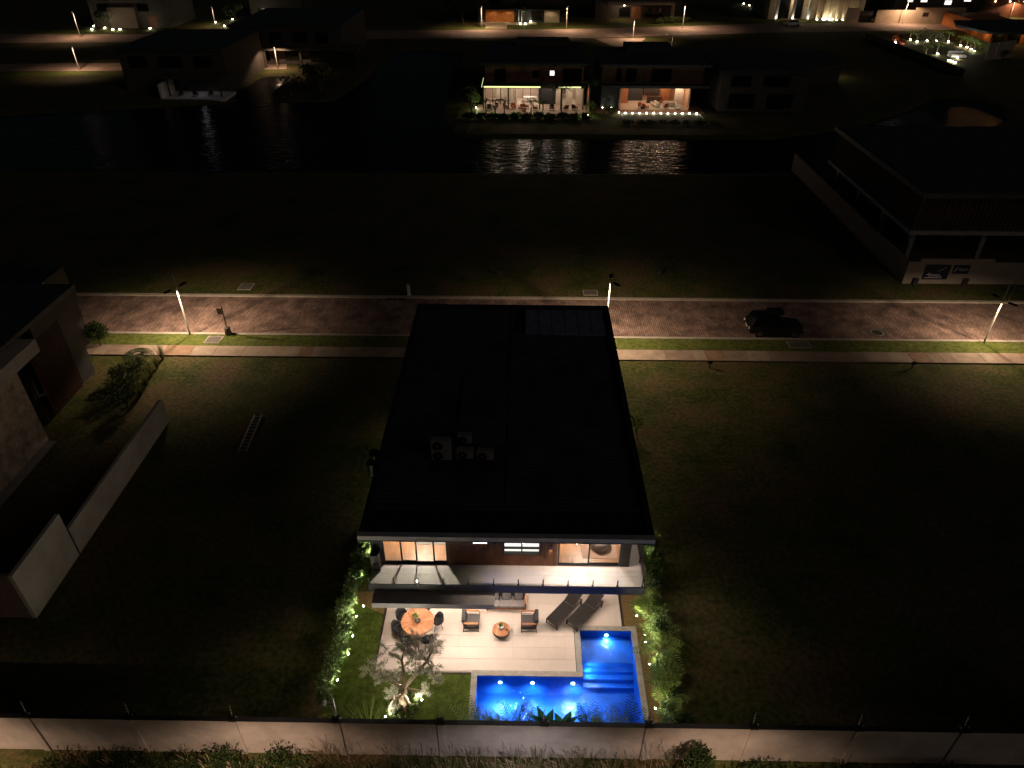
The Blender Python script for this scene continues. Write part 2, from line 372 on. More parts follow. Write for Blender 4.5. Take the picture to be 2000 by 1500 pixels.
# ------------------------------------------------------------------ near street
RX0, RX1 = -62, 80
struct(MB().quad((RX0,46.7,.006),(RX1,46.7,.006),(RX1,52.8,.006),(RX0,52.8,.006)).build('road', ROAD))
for y0, y1, zt in ((46.42, 46.72, .13), (52.78, 53.08, .13)):
    k = MB()
    x = RX0
    while x < RX1:
        k.box(x, x+.985, y0, y1, -.1, zt); x += 1.0
    struct(k.build('kerb', KERB))
struct(MB().box(RX0, RX1, 44.86, 46.41, -.1, .10).build('verge', VERGE))
sw = struct(MB().box(RX0, RX1, 43.45, 44.85, -.1, .07).build('sidewalk', mat('slab_bedding', (.2,.16,.12), .95)))
x = RX0
while x < RX1:
    L = rnd.choice((.9, 1.3, 1.7, 2.1)); x2 = min(RX1, x+L); sk = rnd.uniform(-.25, .25)
    if x2 > -38 and x < 46:
        q = MB(); a, b_ = (x+.012, x2-.012)
        q.prism([(a,43.46),(b_,43.46),(b_,44.84),(a,44.84)], .07, .10+rnd.uniform(-.008,.008))
        q.build('slab', rnd.choice((SLAB, SLAB, SLAB2, SLAB2, SLAB3)), sw)
    x = x2
if 1:   # utility covers set in the grass
    for i, (px, py, wx, wy, lab) in enumerate(((418,666,1.0,.9,'concrete utility cover in the verge between the street lamp and the sign post'),
            (481,560,1.0,1.1,'concrete utility cover in the dark grass across the road from the sign post'),
            (1153,572,1.1,.8,'concrete utility cover in the far grass beside the tall lamp pole'),
            (1560,676,1.5,.8,'stone utility cover in the verge beside the parked black car'))):
        c = P(px, py); t = thing('utility_cover', lab, 'cover', (c.x, c.y, .10 if py > 600 else 0), group='utility covers along the street')
        MB().box(-wx/2-.08, wx/2+.08, -wy/2-.08, wy/2+.08, -.05, .03).build('rim', KERB, t)
        MB().box(-wx/2, wx/2, -wy/2, wy/2, .0, .045).build('lid', COVER, t)
for px, lab in ((775, 'dark storm drain slot in the far kerb by the white marker post'), (745, 'dark storm drain slot in the near kerb beside the big dark roof')):
    c = P(px, 583 if px == 775 else 655); y = 52.7 if px == 775 else 46.8
    t = thing('storm_drain', lab, 'drain', (c.x, y, 0), group='storm drains')
    MB().box(-.75,.75,-.16,.16,.0,.02).build('frame', BLACK, t)
    for i in range(9): MB().box(-.7+i*.165,-.62+i*.165,-.13,.13,.02,.03).build('grate_bar', BRONZE, t)
c = P(1713, 650); t = thing('manhole', 'round dark manhole cover in pale ring on the paved road', 'manhole', (c.x, c.y, .006))
MB().prism([(-.75,-.55),(.75,-.55),(.75,.55),(-.75,.55)], 0, .006).build('surround', COVER, t)
MB().cyl((0,0), .42, .006, .02, 24).build('lid', mat('iron', (.05,.04,.035), .7), t)
MB().lathe((0,0), [(.42,.006),(.42,.018),(.5,.018),(.5,.006)], 24).build('ring', KERB, t)

# ------------------------------------------------------------------ the lot of the main house: lawn, beds, terrace
TX0, TX1, TYT = -6.2, 4.88, 22.45
struct(MB().quad((LX0,LY0,0),(-1.97,LY0,0),(-1.97,18.18,0),(LX0,18.18,0)).quad((LX0,18.18,0),(TX0-.1,18.18,0),(TX0-.1,21.15,0),(-6.9,21.4,0),(LX0,22.0,0)).build('lawn', LAWN))
struct(MB().quad((LX0,22.0,0),(-6.9,21.4,0),(TX0-.1,21.15,0),(TX0-.1,LY1,0),(LX0,LY1,0)).quad((TX1+.12,20.66,0),(LX1,20.66,0),(LX1,LY1,0),(TX1+.12,LY1,0))
       .quad((5.5,LY0,0),(LX1,LY0,0),(LX1,20.66,0),(5.5,20.66,0)).quad((-1.97,LY0,0),(5.5,LY0,0),(5.5,15.62,0),(-1.97,15.62,0)).build('gravel_bed', SOIL))
terr = struct(MB().box(TX0, TX1, 20.65, TYT, -.15, .0).box(TX0, 2.62, 18.2, 20.65, -.15, .0).build('terrace', mat('grout', (.48,.42,.36), .9)))
def tiles(x0, x1, y0, y1, parent, tw, td, z0, z1, mats, ph=0., name='tile'):
    y = y1
    while y > y0+.02:
        ya = max(y0, y-td); x = x0-ph
        while x < x1-.02:
            a = max(x, x0); b_ = min(x+tw, x1)
            if b_-a > .05: MB().box(a+.004, b_-.004, ya+.004, y-.004, z0, z1).build(name, rnd.choice(mats), parent)
            x += tw
        y = ya
tiles(TX0, TX1, 20.65, TYT, terr, 1.2, .6, 0, .012, (TILE, TILE, TILE2))
tiles(TX0, 2.62, 18.2, 20.65, terr, 1.2, .6, 0, .012, (TILE, TILE, TILE2))
ed = MB().box(TX0-.1, TX0-.005, 18.1, TYT, -.1, .03).box(TX1+.005, TX1+.12, 20.66, TYT, -.1, .03).box(TX0-.1, -1.99, 18.1, 18.195, -.1, .03)
struct(ed.build('terrace_edging', BRONZE))
tb = MB(); r2 = random.Random(3)
for i in range(9000):
    if r2.random() < .62: x, y = r2.uniform(LX0+.1, -2.05), r2.uniform(LY0+.3, 18.05)
    else: x, y = r2.uniform(LX0+.1, TX0-.15), r2.uniform(18.1, 21.2)
    tb.blade((x, y, 0), (r2.uniform(-.6,.6), r2.uniform(-.6,.6), 1), r2.uniform(.05,.11), .012, .1, 1)
o = stuff(tb.build('lawn_grass', TURFB)); tag(o, 'short mown green grass between terrace and left hedge', 'grass')

# ------------------------------------------------------------------ pool
PX0, PX1, PXI, PY0, PYI, PY1 = -1.72, 5.25, 2.9, 15.9, 18.02, 20.38
pc = Vector((2.2, 18.0, 0)); pool = thing('swimming_pool', 'blue tiled L-shaped swimming pool lit from below with corner steps', 'swimming pool', pc)
ZF = -1.35; ZW = -.1
outl = [(PX0,PY0),(PX1,PY0),(PX1,PY1),(PXI,PY1),(PXI,PYI),(PX0,PYI)]
bs = MB()
for i in range(6):
    (xa, ya), (xb, yb) = outl[i], outl[(i+1) % 6]
    bs.quad((xa,ya,ZF),(xa,ya,-.0),(xb,yb,0),(xb,yb,ZF))
bs.quad((PX0,PY0,ZF),(PX1,PY0,ZF),(PX1,PYI,ZF),(PX0,PYI,ZF)); bs.quad((PXI,PYI,ZF),(PX1,PYI,ZF),(PX1,PY1,ZF),(PXI,PY1,ZF))
bs.build('basin', POOLT, pool, pc)
ye = [P(1180, yy, zz).y for yy, zz in ((1295,-.42),(1311,-.66),(1327,-.90),(1343,-1.12))]
zz = [-.42, -.66, -.90, -1.12]; yb = PY1
MB().box(PXI+.003, PX1-.003, ye[0], PY1-.003, ZF, zz[0]).build('shelf', POOLT, pool, pc, bevel=.015)
for i in range(1, 4): MB().box(PXI+.003, PX1-.003, ye[i], ye[i-1]-.002, ZF, zz[i]).build('step', POOLT, pool, pc, bevel=.015)
wt = MB(); wt.quad((PX0+.002,PY0,ZW),(PX1-.002,PY0,ZW),(PX1-.002,PYI-.002,ZW),(PX0+.002,PYI-.002,ZW)); wt.quad((PXI+.002,PYI-.002,ZW),(PX1-.002,PYI-.002,ZW),(PX1-.002,PY1-.002,ZW),(PXI+.002,PY1-.002,ZW))
wt.build('water', WATER, pool, pc)
cw = .26
def cope(xa, ya, xb, yb):
    d = Vector((xb-xa, yb-ya)); n_ = max(1, round(d.length/.4))
    for i in range(n_):
        a = Vector((xa,ya))+d*i/n_; c_ = Vector((xa,ya))+d*(i+1)/n_
        x0, x1 = sorted((a.x, c_.x)); y0, y1 = sorted((a.y, c_.y))
        if x1-x0 < 1e-4: x0 -= cw/2-.003; x1 += cw/2-.003; y0 += .004; y1 -= .004
        else: y0 -= cw/2-.003; y1 += cw/2-.003; x0 += .004; x1 -= .004
        MB().box(x0, x1, y0, y1, -.09, .025+rnd.uniform(0,.004)).build('coping_tile', COPE, pool, pc)
h = cw/2
cope(PX0-h, PY0-cw, PX0-h, PYI+cw); cope(PX0, PYI+h, PXI, PYI+h); cope(PXI-h, PYI+cw, PXI-h, PY1+cw); cope(PXI, PY1+h, PX1, PY1+h)
cope(PX1+h, PY0-cw, PX1+h, PY1+cw); cope(PX0, PY0-h, PX1, PY0-h)
PL = (.22, .46, 1.0)
def plight(x, y, z, dx, dy, e):
    q = MB(); c_ = Vector((x, y, z)); d = Vector((dx, dy, 0))
    q.tube([c_+d*.012, c_+d*.03], .075, 16); o = q.build('pool_lamp', EM_POOL, pool, pc)
    r = MB(); r.tube([c_, c_+d*.02], .10, 16); r.build('lamp_ring', CHROME, pool, pc)
    lamp('pool_light', 'SPOT', c_+d*.14-pc, e, PL, pool, .08, c_+d*3+Vector((0,0,-.7))-pc, 165, .8)
for px in (977, 1040, 1119): plight(PY(px,1332,PYI).x, PYI, -.45, 0, -1, 340)
plight(PY(1184,1241,PY1).x, PY1, -.28, 0, -1, 110)
plight(PXI, P(1140,1308,-.4).y, -.5, 1, 0, 110)
# ------------------------------------------------------------------ main house
HO = Vector((-.5, 31, 0))
H = thing('modern_house', 'two storey house with big dark flat roof, lit balcony and glass balustrade above the terrace', 'house', HO)
def hp(mb, name, m_, bevel=0, par=None): return mb.build(name, m_, par or H, HO, bevel)
YF, ZB = 21.3, 3.35
hp(MB().box(-6.3,-6.1,22.5,39.5,0,2.87).box(5.1,5.3,22.5,39.5,0,2.87).box(-6.1,5.1,39.3,39.5,0,2.87).box(-6.1,5.1,25.9,26.1,.02,2.87), 'ground_floor_wall', DARK)
hp(MB().box(-6.1,5.1,22.47,26,-.1,.014), 'ground_floor_floor', TILE)
hp(MB().box(-6.1,5.1,22.46,22.56,2.6,2.87).box(-6.1,5.1,22.46,22.56,.014,.05), 'door_track', BLACK)
for i in range(6):
    x0 = -6.1+i*11.2/6; x1 = x0+11.2/6
    f = hp(MB().box(x0,x0+.06,22.47,22.54,.05,2.6).box(x1-.06,x1,22.47,22.54,.05,2.6), 'glass_door', BLACK)
    hp(MB().box(x0+.06,x1-.06,22.49,22.51,.05,2.6), 'pane', GLASSD, par=f).matrix_parent_inverse.identity(); 
# floor slab / balcony
hp(MB().box(-6.5,5.53,20.16,39.5,2.88,3.34), 'balcony_slab', DARK, .01)
bt = hp(MB().box(-6.46,5.49,20.2,24.5,3.34,3.345), 'balcony_floor', mat('grout2',(.3,.26,.24),.9))
def off_tiles():
    y = 20.2
    for (ya, yb_) in ((20.2,20.75),(20.75,YF-.01)):
        for i in range(11):
            x0 = -6.45+i*1.085
            hp(MB().box(x0+.004, x0+1.081, ya+.004, yb_-.004, 3.345, ZB+.003), 'tile', BALT, par=bt)
    for i in range(3): hp(MB().box(4.97, 5.48, YF+i*1.05, YF+i*1.05+1.04, 3.345, ZB+.003), 'tile', BALT, par=bt)
off_tiles()
hp(MB().box(-6.33,-1.0,19.66,22.44,2.39,2.70), 'canopy', mat('canopy_concrete',(.46,.43,.41),.75,.25,1.2,.2,15), .015)
# upper walls
hp(MB().box(-6.45,-6.25,YF+.2,39.4,3.35,6.18).box(4.75,4.95,YF+.2,39.4,3.35,6.18).box(-6.25,4.75,39.2,39.4,3.35,6.18), 'upper_wall', DARK)
hp(MB().box(-6.46,-5.98,YF,YF+.2,3.35,6.18).box(4.56,4.95,YF,YF+.2,3.35,6.18), 'front_pier', DARK)
hp(MB().box(-6.44,-6.06,YF-.42,YF-.02,3.355,4.3), 'cabinet', mat('cabinet_dark',(.05,.045,.05),.5), .01)
hp(MB().box(-3.1,-.66,YF+.03,YF+.2,3.35,6.18).box(.99,1.74,YF+.03,YF+.2,3.35,6.18).box(-.66,.99,YF+.03,YF+.2,3.35,4.08).box(-.66,.99,YF+.03,YF+.2,5.5,6.18), 'front_wall', CLAD)
sl_ = MB(); x = -3.08
while x < 1.70:
    if -.74 < x < 1.0: sl_.box(x,x+.075,YF-.015,YF+.029,3.36,4.04)
    else: sl_.box(x,x+.075,YF-.015,YF+.029,3.36,6.15)
    x += .13
stuff(hp(sl_, 'cladding_slats', CLAD))
# interior rooms
hp(MB().box(-6.25,4.75,YF+.1,26,3.345,3.36), 'upper_floor', FLOOR)
hp(MB().box(-3.0,-2.9,YF+.2,26,3.36,6.1).box(1.6,1.7,YF+.2,26,3.36,6.1).box(-6.24,4.74,26,26.1,3.36,6.1).box(-6.245,-6.2,YF+.25,26,3.36,6.1).box(4.70,4.745,YF+.25,26,3.36,6.1), 'inner_wall', WHITE)
hp(MB().box(-6.24,4.74,YF+.2,26,6.1,6.17), 'ceiling', WHITE)
def sliding(x0, x1, cuts, z0=3.36, z1=5.9):
    f = hp(MB().box(x0,x1,YF+.02,YF+.14,z0,z0+.06).box(x0,x1,YF+.02,YF+.14,z1,z1+.28).box(x0,x0+.07,YF+.02,YF+.14,z0,z1).box(x1-.07,x1,YF+.02,YF+.14,z0,z1), 'sliding_door', BLACK)
    cs = [x0+.035]+cuts+[x1-.035]
    for i in range(len(cs)-1):
        y = YF+.05+.035*(i % 2)
        hp(MB().box(cs[i]-.03,cs[i]+.035,y,y+.03,z0+.06,z1).box(cs[i+1]-.035,cs[i+1]+.03,y,y+.03,z0+.06,z1).box(cs[i],cs[i+1],y,y+.03,z0+.06,z0+.14), 'sash', BLACK, par=f)
        hp(MB().box(cs[i]+.035,cs[i+1]-.035,y+.012,y+.018,z0+.14,z1), 'pane', GLASSD, par=f)
sliding(-5.98,-3.1,[-5.16,-4.5,-3.72]); sliding(1.76,4.56,[3.14])
wf = hp(MB().box(-.66,.99,YF-.03,YF+.12,4.08,4.15).box(-.66,.99,YF-.03,YF+.12,5.42,5.5).box(-.66,-.59,YF-.03,YF+.12,4.15,5.42).box(.92,.99,YF-.03,YF+.12,4.15,5.42).box(.14,.2,YF-.02,YF+.1,4.15,5.42).box(-.59,.92,YF-.01,YF+.09,4.42,4.48), 'window', BLACK)
for a, b_ in ((-.59,.14),(.2,.92)):
    for c_, d_ in ((4.15,4.42),(4.48,5.42)): hp(MB().box(a,b_,YF+.03,YF+.04,c_,d_), 'pane', GLASSD, par=wf)
hp(MB().box(-.64,.97,YF+.16,YF+.18,4.1,5.48), 'roller_blind', EM_WIN)  # blind emits by itself, standing in for the bright room behind
lamp('bathroom_light','POINT',Vector((0,23,5.4))-HO,25,(1,.9,.8),H,.1)
# balustrade
CL = [-6.45,-5.37,-4.3,-3.2,-2.13,-1.04,.03,1.1,2.18,3.26,4.32,5.40]
for i, x in enumerate(CL):
    hp(MB().box(x-.022,x+.022,20.18,20.24,ZB,ZB+.36).box(x-.05,x+.05,20.17,20.25,ZB,ZB+.03), 'clamp', BLACK, .004)
    if i < 11: hp(MB().box(x+.012,CL[i+1]-.012,20.204,20.216,ZB+.05,4.34), 'glass_panel', GLASS)
for i in range(3):
    y = 20.45+i*1.1
    hp(MB().box(5.43,5.49,y-.022,y+.022,ZB,ZB+.36), 'clamp', BLACK, .004); hp(MB().box(5.454,5.466,y-.2,y+.88,ZB+.05,4.34), 'glass_panel', GLASS)
# lights on the house
so_ = hp(MB().box(1.38,1.50,YF-.10,YF-.016,4.50,4.72), 'wall_sconce', BLACK)
lamp('sconce_down','SPOT',Vector((1.44,YF-.06,4.49))-HO,16,(1,.8,.6),H,.02,Vector((1.44,YF+.06,3.4))-HO,70,.5)
lamp('sconce_up','SPOT',Vector((1.44,YF-.06,4.73))-HO,16,(1,.8,.6),H,.02,Vector((1.44,YF+.06,6))-HO,60,.5)
hp(MB().box(-1.95,-1.35,YF-.06,YF-.016,4.81,4.845), 'linear_wall_lamp', EM_LINE)
for x, z in ((-2.7,4.75),(-1.0,4.75)): hp(MB().box(x-.05,x+.05,YF-.05,YF-.016,z,z+.1), 'bracket', BLACK)
IN = (1, .84, .68)
for x, e in ((-4.6,800),(3.2,680)):
    lamp('room_light','POINT',Vector((x,23.6,5.85))-HO,e,IN,H,.12)
    hp(MB().cyl((x,23.6),.14,6.03,6.09,16), 'ceiling_lamp', EM_DOWN)
hp(MB().box(-5.4,3.4,20.62,20.66,6.17,6.195), 'soffit_strip', mat('soffit_trim',(.3,.3,.3)))
DN = (1, .80, .655)
for x, y, e, sp in ((.2,20.06,300,100),(2.4,20.06,300,100),(2.45,20.95,260,125),(3.6,20.95,260,125),(5.2,22.6,60,110)):  # last entry is an added lamp that brightens the side walkway
    hp(MB().cyl((x,y),.06,6.185,6.198,12), 'soffit_downlight', EM_DOWN)
    lamp('soffit_light','SPOT',Vector((x,y,6.17))-HO,e,DN,H,.08,Vector((x-.1,y-1.1 if y < 22 else y,0))-HO,sp,.8)
for x, y, z in ((-5.6,19.9,2.375),(-4.2,19.95,2.375),(-2.8,19.95,2.375),(-1.4,19.95,2.375),(-4.2,21.5,2.375),(-2.4,21.5,2.375),(-.2,21.7,2.865),(1.4,21.7,2.865),(3.0,21.7,2.865),(4.4,21.7,2.865)):
    hp(MB().cyl((x,y),.06,z,z+.012,12), 'downlight', EM_DOWN)
    lamp('terrace_light','SPOT',Vector((x,y,z-.02))-HO,140,DN,H,.05,Vector((x,y-1.0,0))-HO,160,.3)
for x, s, y, e in ((-6.3,-1,28.5,40),(-6.3,-1,34,40),(5.3,1,29.5,40),(5.3,1,35,40)):
    hp(MB().box(min(x,x+s*.12),max(x,x+s*.12),y-.06,y+.06,2.1,2.32), 'side_wall_lamp', EM_DOWN)
    lamp('side_light','SPOT',Vector((x+s*.16,y,2.05))-HO,e,(1,.86,.6),H,.05,Vector((x+s*1.6,y,0))-HO,140,.5)
lamp('living_room_light','POINT',Vector((-.5,24.3,2.6))-HO,200,DN,H,.2)
# roof
hp(MB().box(-6.56,5.58,20.0,39.85,6.2,6.27), 'roof_slab', DARK)
hp(MB().box(-6.56,5.58,20.0,20.26,6.27,6.5), 'front_fascia', FASC, .008)
hp(MB().box(-6.55,-6.3,20.27,39.84,6.27,6.49).box(5.32,5.57,20.27,39.84,6.27,6.49).box(-6.29,5.31,39.58,39.83,6.27,6.49), 'parapet', DARK, .008)
XR = -.55
def corr(x0, x1, z0, z1, y0, y1):
    q = MB(); st = .125; n_ = int((y1-y0)/st); k = 0
    for i in range(n_+1):
        y = y0+i*st; dz = .035 if i % 2 else 0.
        for x, z in ((x0, z0), (x1, z1)): q.v.append((x, y, z+dz))
        if i: q.f.append((2*i-2, 2*i-1, 2*i+1, 2*i))
    return q
hp(corr(-6.29, XR, 6.29, 6.43, 21.9, 39.5), 'roof_sheet', ROOFM)
hp(corr(XR+.2, 5.31, 6.43, 6.29, 21.9, 36.3), 'roof_sheet', ROOFM)
hp(MB().box(XR,XR+.2,21.9,39.5,6.40,6.50), 'ridge_cap', ROOFM)
hp(MB().box(-6.29,5.31,20.3,21.85,6.28,6.33), 'front_gutter_deck', DARK)
hp(MB().box(-6.25,5.28,21.72,21.86,6.33,6.42), 'flashing', ROOFM)
hp(MB().box(-3.0,XR-.05,27.6,31.4,6.40,6.52), 'roof_hatch_cover', ROOFM, .01)
dk = hp(MB().box(0.3,5.2,36.35,39.4,6.28,6.36), 'roof_deck', ROOFD)
for i in range(6): hp(MB().box(.34+i*.8,1.1+i*.8,36.4,39.35,6.36,6.40), 'deck_panel', ROOFD, par=dk)
for y, l in ((P(732,888,6.3).y,.6),(P(730,915,6.1).y,.7)):
    f = hp(MB().cyl((-6.82,y),.17,5.75,6.35,14), 'flue_pipe', BLACK); hp(MB().cyl((-6.82,y),.23,6.35,6.47,14), 'cowl', BLACK, par=f)
    hp(MB().box(-6.7,-6.56,y-.05,y+.05,6.22,6.26), 'bracket', BLACK, par=f)
hp(MB().box(-3.9,-.75,24.2,25.9,6.36,6.46).box(-3.95,-.7,24.12,24.2,6.36,6.5), 'equipment_base', DARK)
def ac(px0, px1, pyb, pyt, lab, fans):
    a = P(px0, pyb, 6.46); b_ = P(px1, pyb, 6.46); wd = b_.x-a.x; top = PY(px0, pyt, a.y).z; hh = max(.5, top-6.46)
    t = thing('air_conditioner', lab, 'air conditioner', ((a.x+b_.x)/2, a.y+.18, 6.46), group='air conditioners on the roof')
    MB().box(-wd/2, wd/2, -.17, .17, .04, hh).build('casing', ACW, t, bevel=.02)
    MB().box(-wd/2+.05,-wd/2+.12,-.17,.17,0,.04).box(wd/2-.12,wd/2-.05,-.17,.17,0,.04).build('foot', BLACK, t)
    for i in range(fans):
        zc = hh*(i+.5)/fans; r_ = min(.24, hh/fans*.42)
        q = MB(); q.tube([(-wd*.16,-.171,zc),(-wd*.16,-.185,zc)], r_, 20); f = q.build('fan_grille', BLACK, t)
        q = MB(); q.tube([(-wd*.16,-.186,zc),(-wd*.16,-.195,zc)], .05, 10); q.build('fan_hub', ACW, f)
    MB().box(wd*.24, wd*.46, -.178, -.171, hh*.15, hh*.6).build('service_panel', mat('ac_panel',(.30,.22,.20)), t)
ac(843,882,900,862,'large twin fan air conditioner standing on the dark roof',2)
ac(892,925,897,881,'small air conditioner on the roof next to the large twin fan unit',1)
ac(931,964,900,883,'small air conditioner on the roof at the end away from the twin fan unit',1)
a = P(894,868,6.46)
ac(894,921,868,858,'small air conditioner on the roof behind the other units',1)
# things inside the upstairs rooms
bed = thing('bed', 'white bed in the room behind the four pane sliding door', 'bed', (-4.0,24.0,3.36))
MB().box(-.95,.95,-1.0,1.1,.08,.34).build('base', WOOD, bed, bevel=.02); MB().box(-.9,.9,-.95,1.05,.34,.56).build('mattress', CREAM, bed, bevel=.06)
MB().box(-.98,.98,1.1,1.2,0,1.1).build('headboard', FAB2, bed, bevel=.03)
for s in (-1,1): MB().box(s*.42-.34,s*.42+.34,.55,.98,.56,.70).build('pillow', CERAM, bed, bevel=.06)
rug = tag(MB().box(-4.7,-3.2,22.45,23.3,3.361,3.375).build('rug', mat('grey_rug',(.30,.27,.25),.95,.15,8)), 'grey rug at the foot of the white bed', 'rug')
po = thing('pouf', 'round woven pouf on the floor behind the two pane sliding door', 'pouf', (3.75,22.55,3.36))
MB().lathe((0,0),[(0,.42),(.25,.42),(.40,.36),(.47,.2),(.42,.05),(.36,0),(0,0)],24).build('body', mat('woven_grey',(.34,.27,.24),.9,.4,18), po, smooth=True)
MB().lathe((0,0),[(.25,.424),(.27,.43),(.29,.424)],24).build('seam', FAB2, po)
rug2 = tag(MB().box(2.9,4.5,21.75,23.4,3.361,3.372).build('rug', mat('rose_rug',(.42,.26,.20),.95,.15,8)), 'pinkish rug under the round woven pouf', 'rug')
# ------------------------------------------------------------------ terrace furniture
def arc(c, r, a0, a1, n, ax=0):
    out = []
    for i in range(n+1):
        t = rad(a0+(a1-a0)*i/n); out.append((c[0]+r*math.cos(t), c[1], c[2]+r*math.sin(t)) if ax == 0 else (c[0], c[1]+r*math.cos(t), c[2]+r*math.sin(t)))
    return out
def make_armchair(loc, rz, label, group='terrace armchairs'):
    t = thing('armchair', label, 'armchair', loc, rz, group)
    for s in (-1, 1):
        x = s*.36
        MB().tube([(x,-.34,.0),(x,-.36,.30),(x,-.35,.57),(x,-.30,.61)], .016, 8).build('leg', BRONZE, t, smooth=True)
        MB().tube([(x,.36,.0),(x,.33,.30),(x,.32,.57),(x,.28,.61)], .016, 8).build('leg', BRONZE, t, smooth=True)
        MB().box(x-.05, x+.05, -.33, .33, .612, .64).build('armrest', WOOD, t, bevel=.012)
        MB().bar((x,-.35,.06),(x,.35,.06),.02).build('runner', BRONZE, t)
        MB().bar((x,-.34,.42),(x,.33,.42),.018).build('side_rail', BRONZE, t)
    MB().box(-.35,.35,-.34,.32,.22,.27).build('seat_frame', BRONZE, t)
    MB().box(-.33,.33,-.37,.28,.27,.43).build('seat_cushion', FAB2, t, bevel=.045)
    ax = Matrix.Rotation(rad(-14), 3, 'X')
    MB().obox((0,.30,.60), ax, .66, .15, .48).build('back_cushion', FAB, t, bevel=.05)
    for i in range(5): MB().bar((-.28+i*.14,.33,.27),(-.28+i*.14,.44,.78),.022).build('back_slat', BRONZE, t)
    return t
c = P(921,1226); A1 = make_armchair((c.x, c.y+.12, .014), rad(90), 'grey cushioned armchair on the terrace, nearer the round dining table')
c = P(1033,1227); A2 = copy_tree(A1, (c.x, c.y+.12, .014), rad(-90), 'grey cushioned armchair on the terrace, nearer the sun loungers')
# coffee table
c = P(979,1229,.36); t = thing('coffee_table', 'low round wooden coffee table with dark drum base between two armchairs', 'coffee table', (c.x, c.y, .014))
MB().lathe((0,0),[(0,.0),(.22,.0),(.30,.04),(.395,.22),(.40,.31),(.38,.335),(0,.335)],28).build('base', BLACK, t, smooth=True)
q = t
for i in range(6):
    x0 = -.39+i*.13; a_ = max(abs(x0), abs(x0+.13)); m_ = MB(); pts = []
    N = 8
    for j in range(N+1):
        x = x0+.004+(.122)*j/N; pts.append((x, math.sqrt(max(0,.395**2-x*x))))
    poly = pts+[(x,-y) for x,y in reversed(pts)]
    poly = [p for k,p in enumerate(poly) if k == 0 or (abs(p[0]-poly[k-1][0])+abs(p[1]-poly[k-1][1])) > 1e-4]
    m_.prism(poly[::-1], .335, .37).build('plank', rnd.choice((WOOD,WOOD2)), t)
pt = thing('potted_plant', 'small green plant in round white pot on the coffee table', 'plant', (c.x-.02, c.y+.06, .384))
MB().lathe((0,0),[(0,0),(.09,0),(.14,.07),(.13,.14),(.11,.14),(.11,.11),(0,.11)],20).build('pot', CERAM, pt, smooth=True)
m_ = MB(); r2 = random.Random(5)
for i in range(40): m_.leaf((r2.uniform(-.05,.05),r2.uniform(-.05,.05),.12),(r2.uniform(-1,1),r2.uniform(-1,1),r2.uniform(.5,1.6)),(0,0,1),r2.uniform(.1,.2),.04)
m_.build('foliage', LPALM, pt)
pd = thing('small_bowl', 'small dark bowl on the edge of the coffee table', 'bowl', (c.x+.25, c.y-.08, .384)); MB().lathe((0,0),[(0,0),(.04,0),(.06,.04),(.055,.04),(.03,.01),(0,.01)],12).build('shell', BRONZE, pd)
MB().lathe((0,0),[(.055,.04),(.062,.045),(.062,.035)],12).build('rim', WOOD, pd)
# dining table
TC = P(815.7,1213,.75); t = thing('dining_table', 'round slatted teak dining table with six black chairs around it', 'dining table', (TC.x, TC.y, .014))
RT = .745
for i in range(40):
    a0, a1 = 2*math.pi*i/40+.017, 2*math.pi*(i+1)/40-.017
    MB().prism([(.12*math.cos(a0),.12*math.sin(a0)),(RT*math.cos(a0),RT*math.sin(a0)),(RT*math.cos((a0+a1)/2),RT*math.sin((a0+a1)/2)),(RT*math.cos(a1),RT*math.sin(a1)),(.12*math.cos(a1),.12*math.sin(a1))], .715, .745).build('slat', WOOD2 if rnd.random() < .4 else WOOD, t)
MB().cyl((0,0),.115,.71,.747,24).build('hub', WOOD, t)
MB().lathe((0,0),[(.66,.69),(.70,.69),(.70,.714),(.66,.714)],36).build('rim', WOOD, t)
for i in range(4):
    a = math.pi/4+i*math.pi/2; MB().tube([(.6*math.cos(a),.6*math.sin(a),0),(.2*math.cos(a),.2*math.sin(a),.70)],[.022,.035],8).build('leg', WOOD, t)
pt = thing('potted_plant', 'leafy green sprig in a small vase on the dining table', 'plant', (TC.x-.08, TC.y+.12, .76))
MB().lathe((0,0),[(0,0),(.06,0),(.08,.08),(.05,.16),(.04,.16),(.04,.1),(0,.1)],16).build('pot', CERAM, pt, smooth=True)
m_ = MB()
for i in range(60): m_.leaf((r2.uniform(-.05,.05),r2.uniform(-.05,.05),r2.uniform(.12,.25)),(r2.uniform(-1,1),r2.uniform(-1,1),r2.uniform(.2,1.4)),(0,0,1),r2.uniform(.1,.2),.05)
m_.build('foliage', LPALM, pt)
pb = thing('bowl', 'turned wooden bowl on the dining table beside the vase', 'bowl', (TC.x+.02, TC.y-.06, .76))
MB().lathe((0,0),[(0,.01),(.07,.0),(.13,.05),(.16,.10),(.145,.10),(.11,.05),(0,.025)],20).build('shell', BRONZE, pb, smooth=True); MB().lathe((0,0),[(.145,.10),(.152,.106),(.16,.10)],20).build('rim', WOOD, pb)
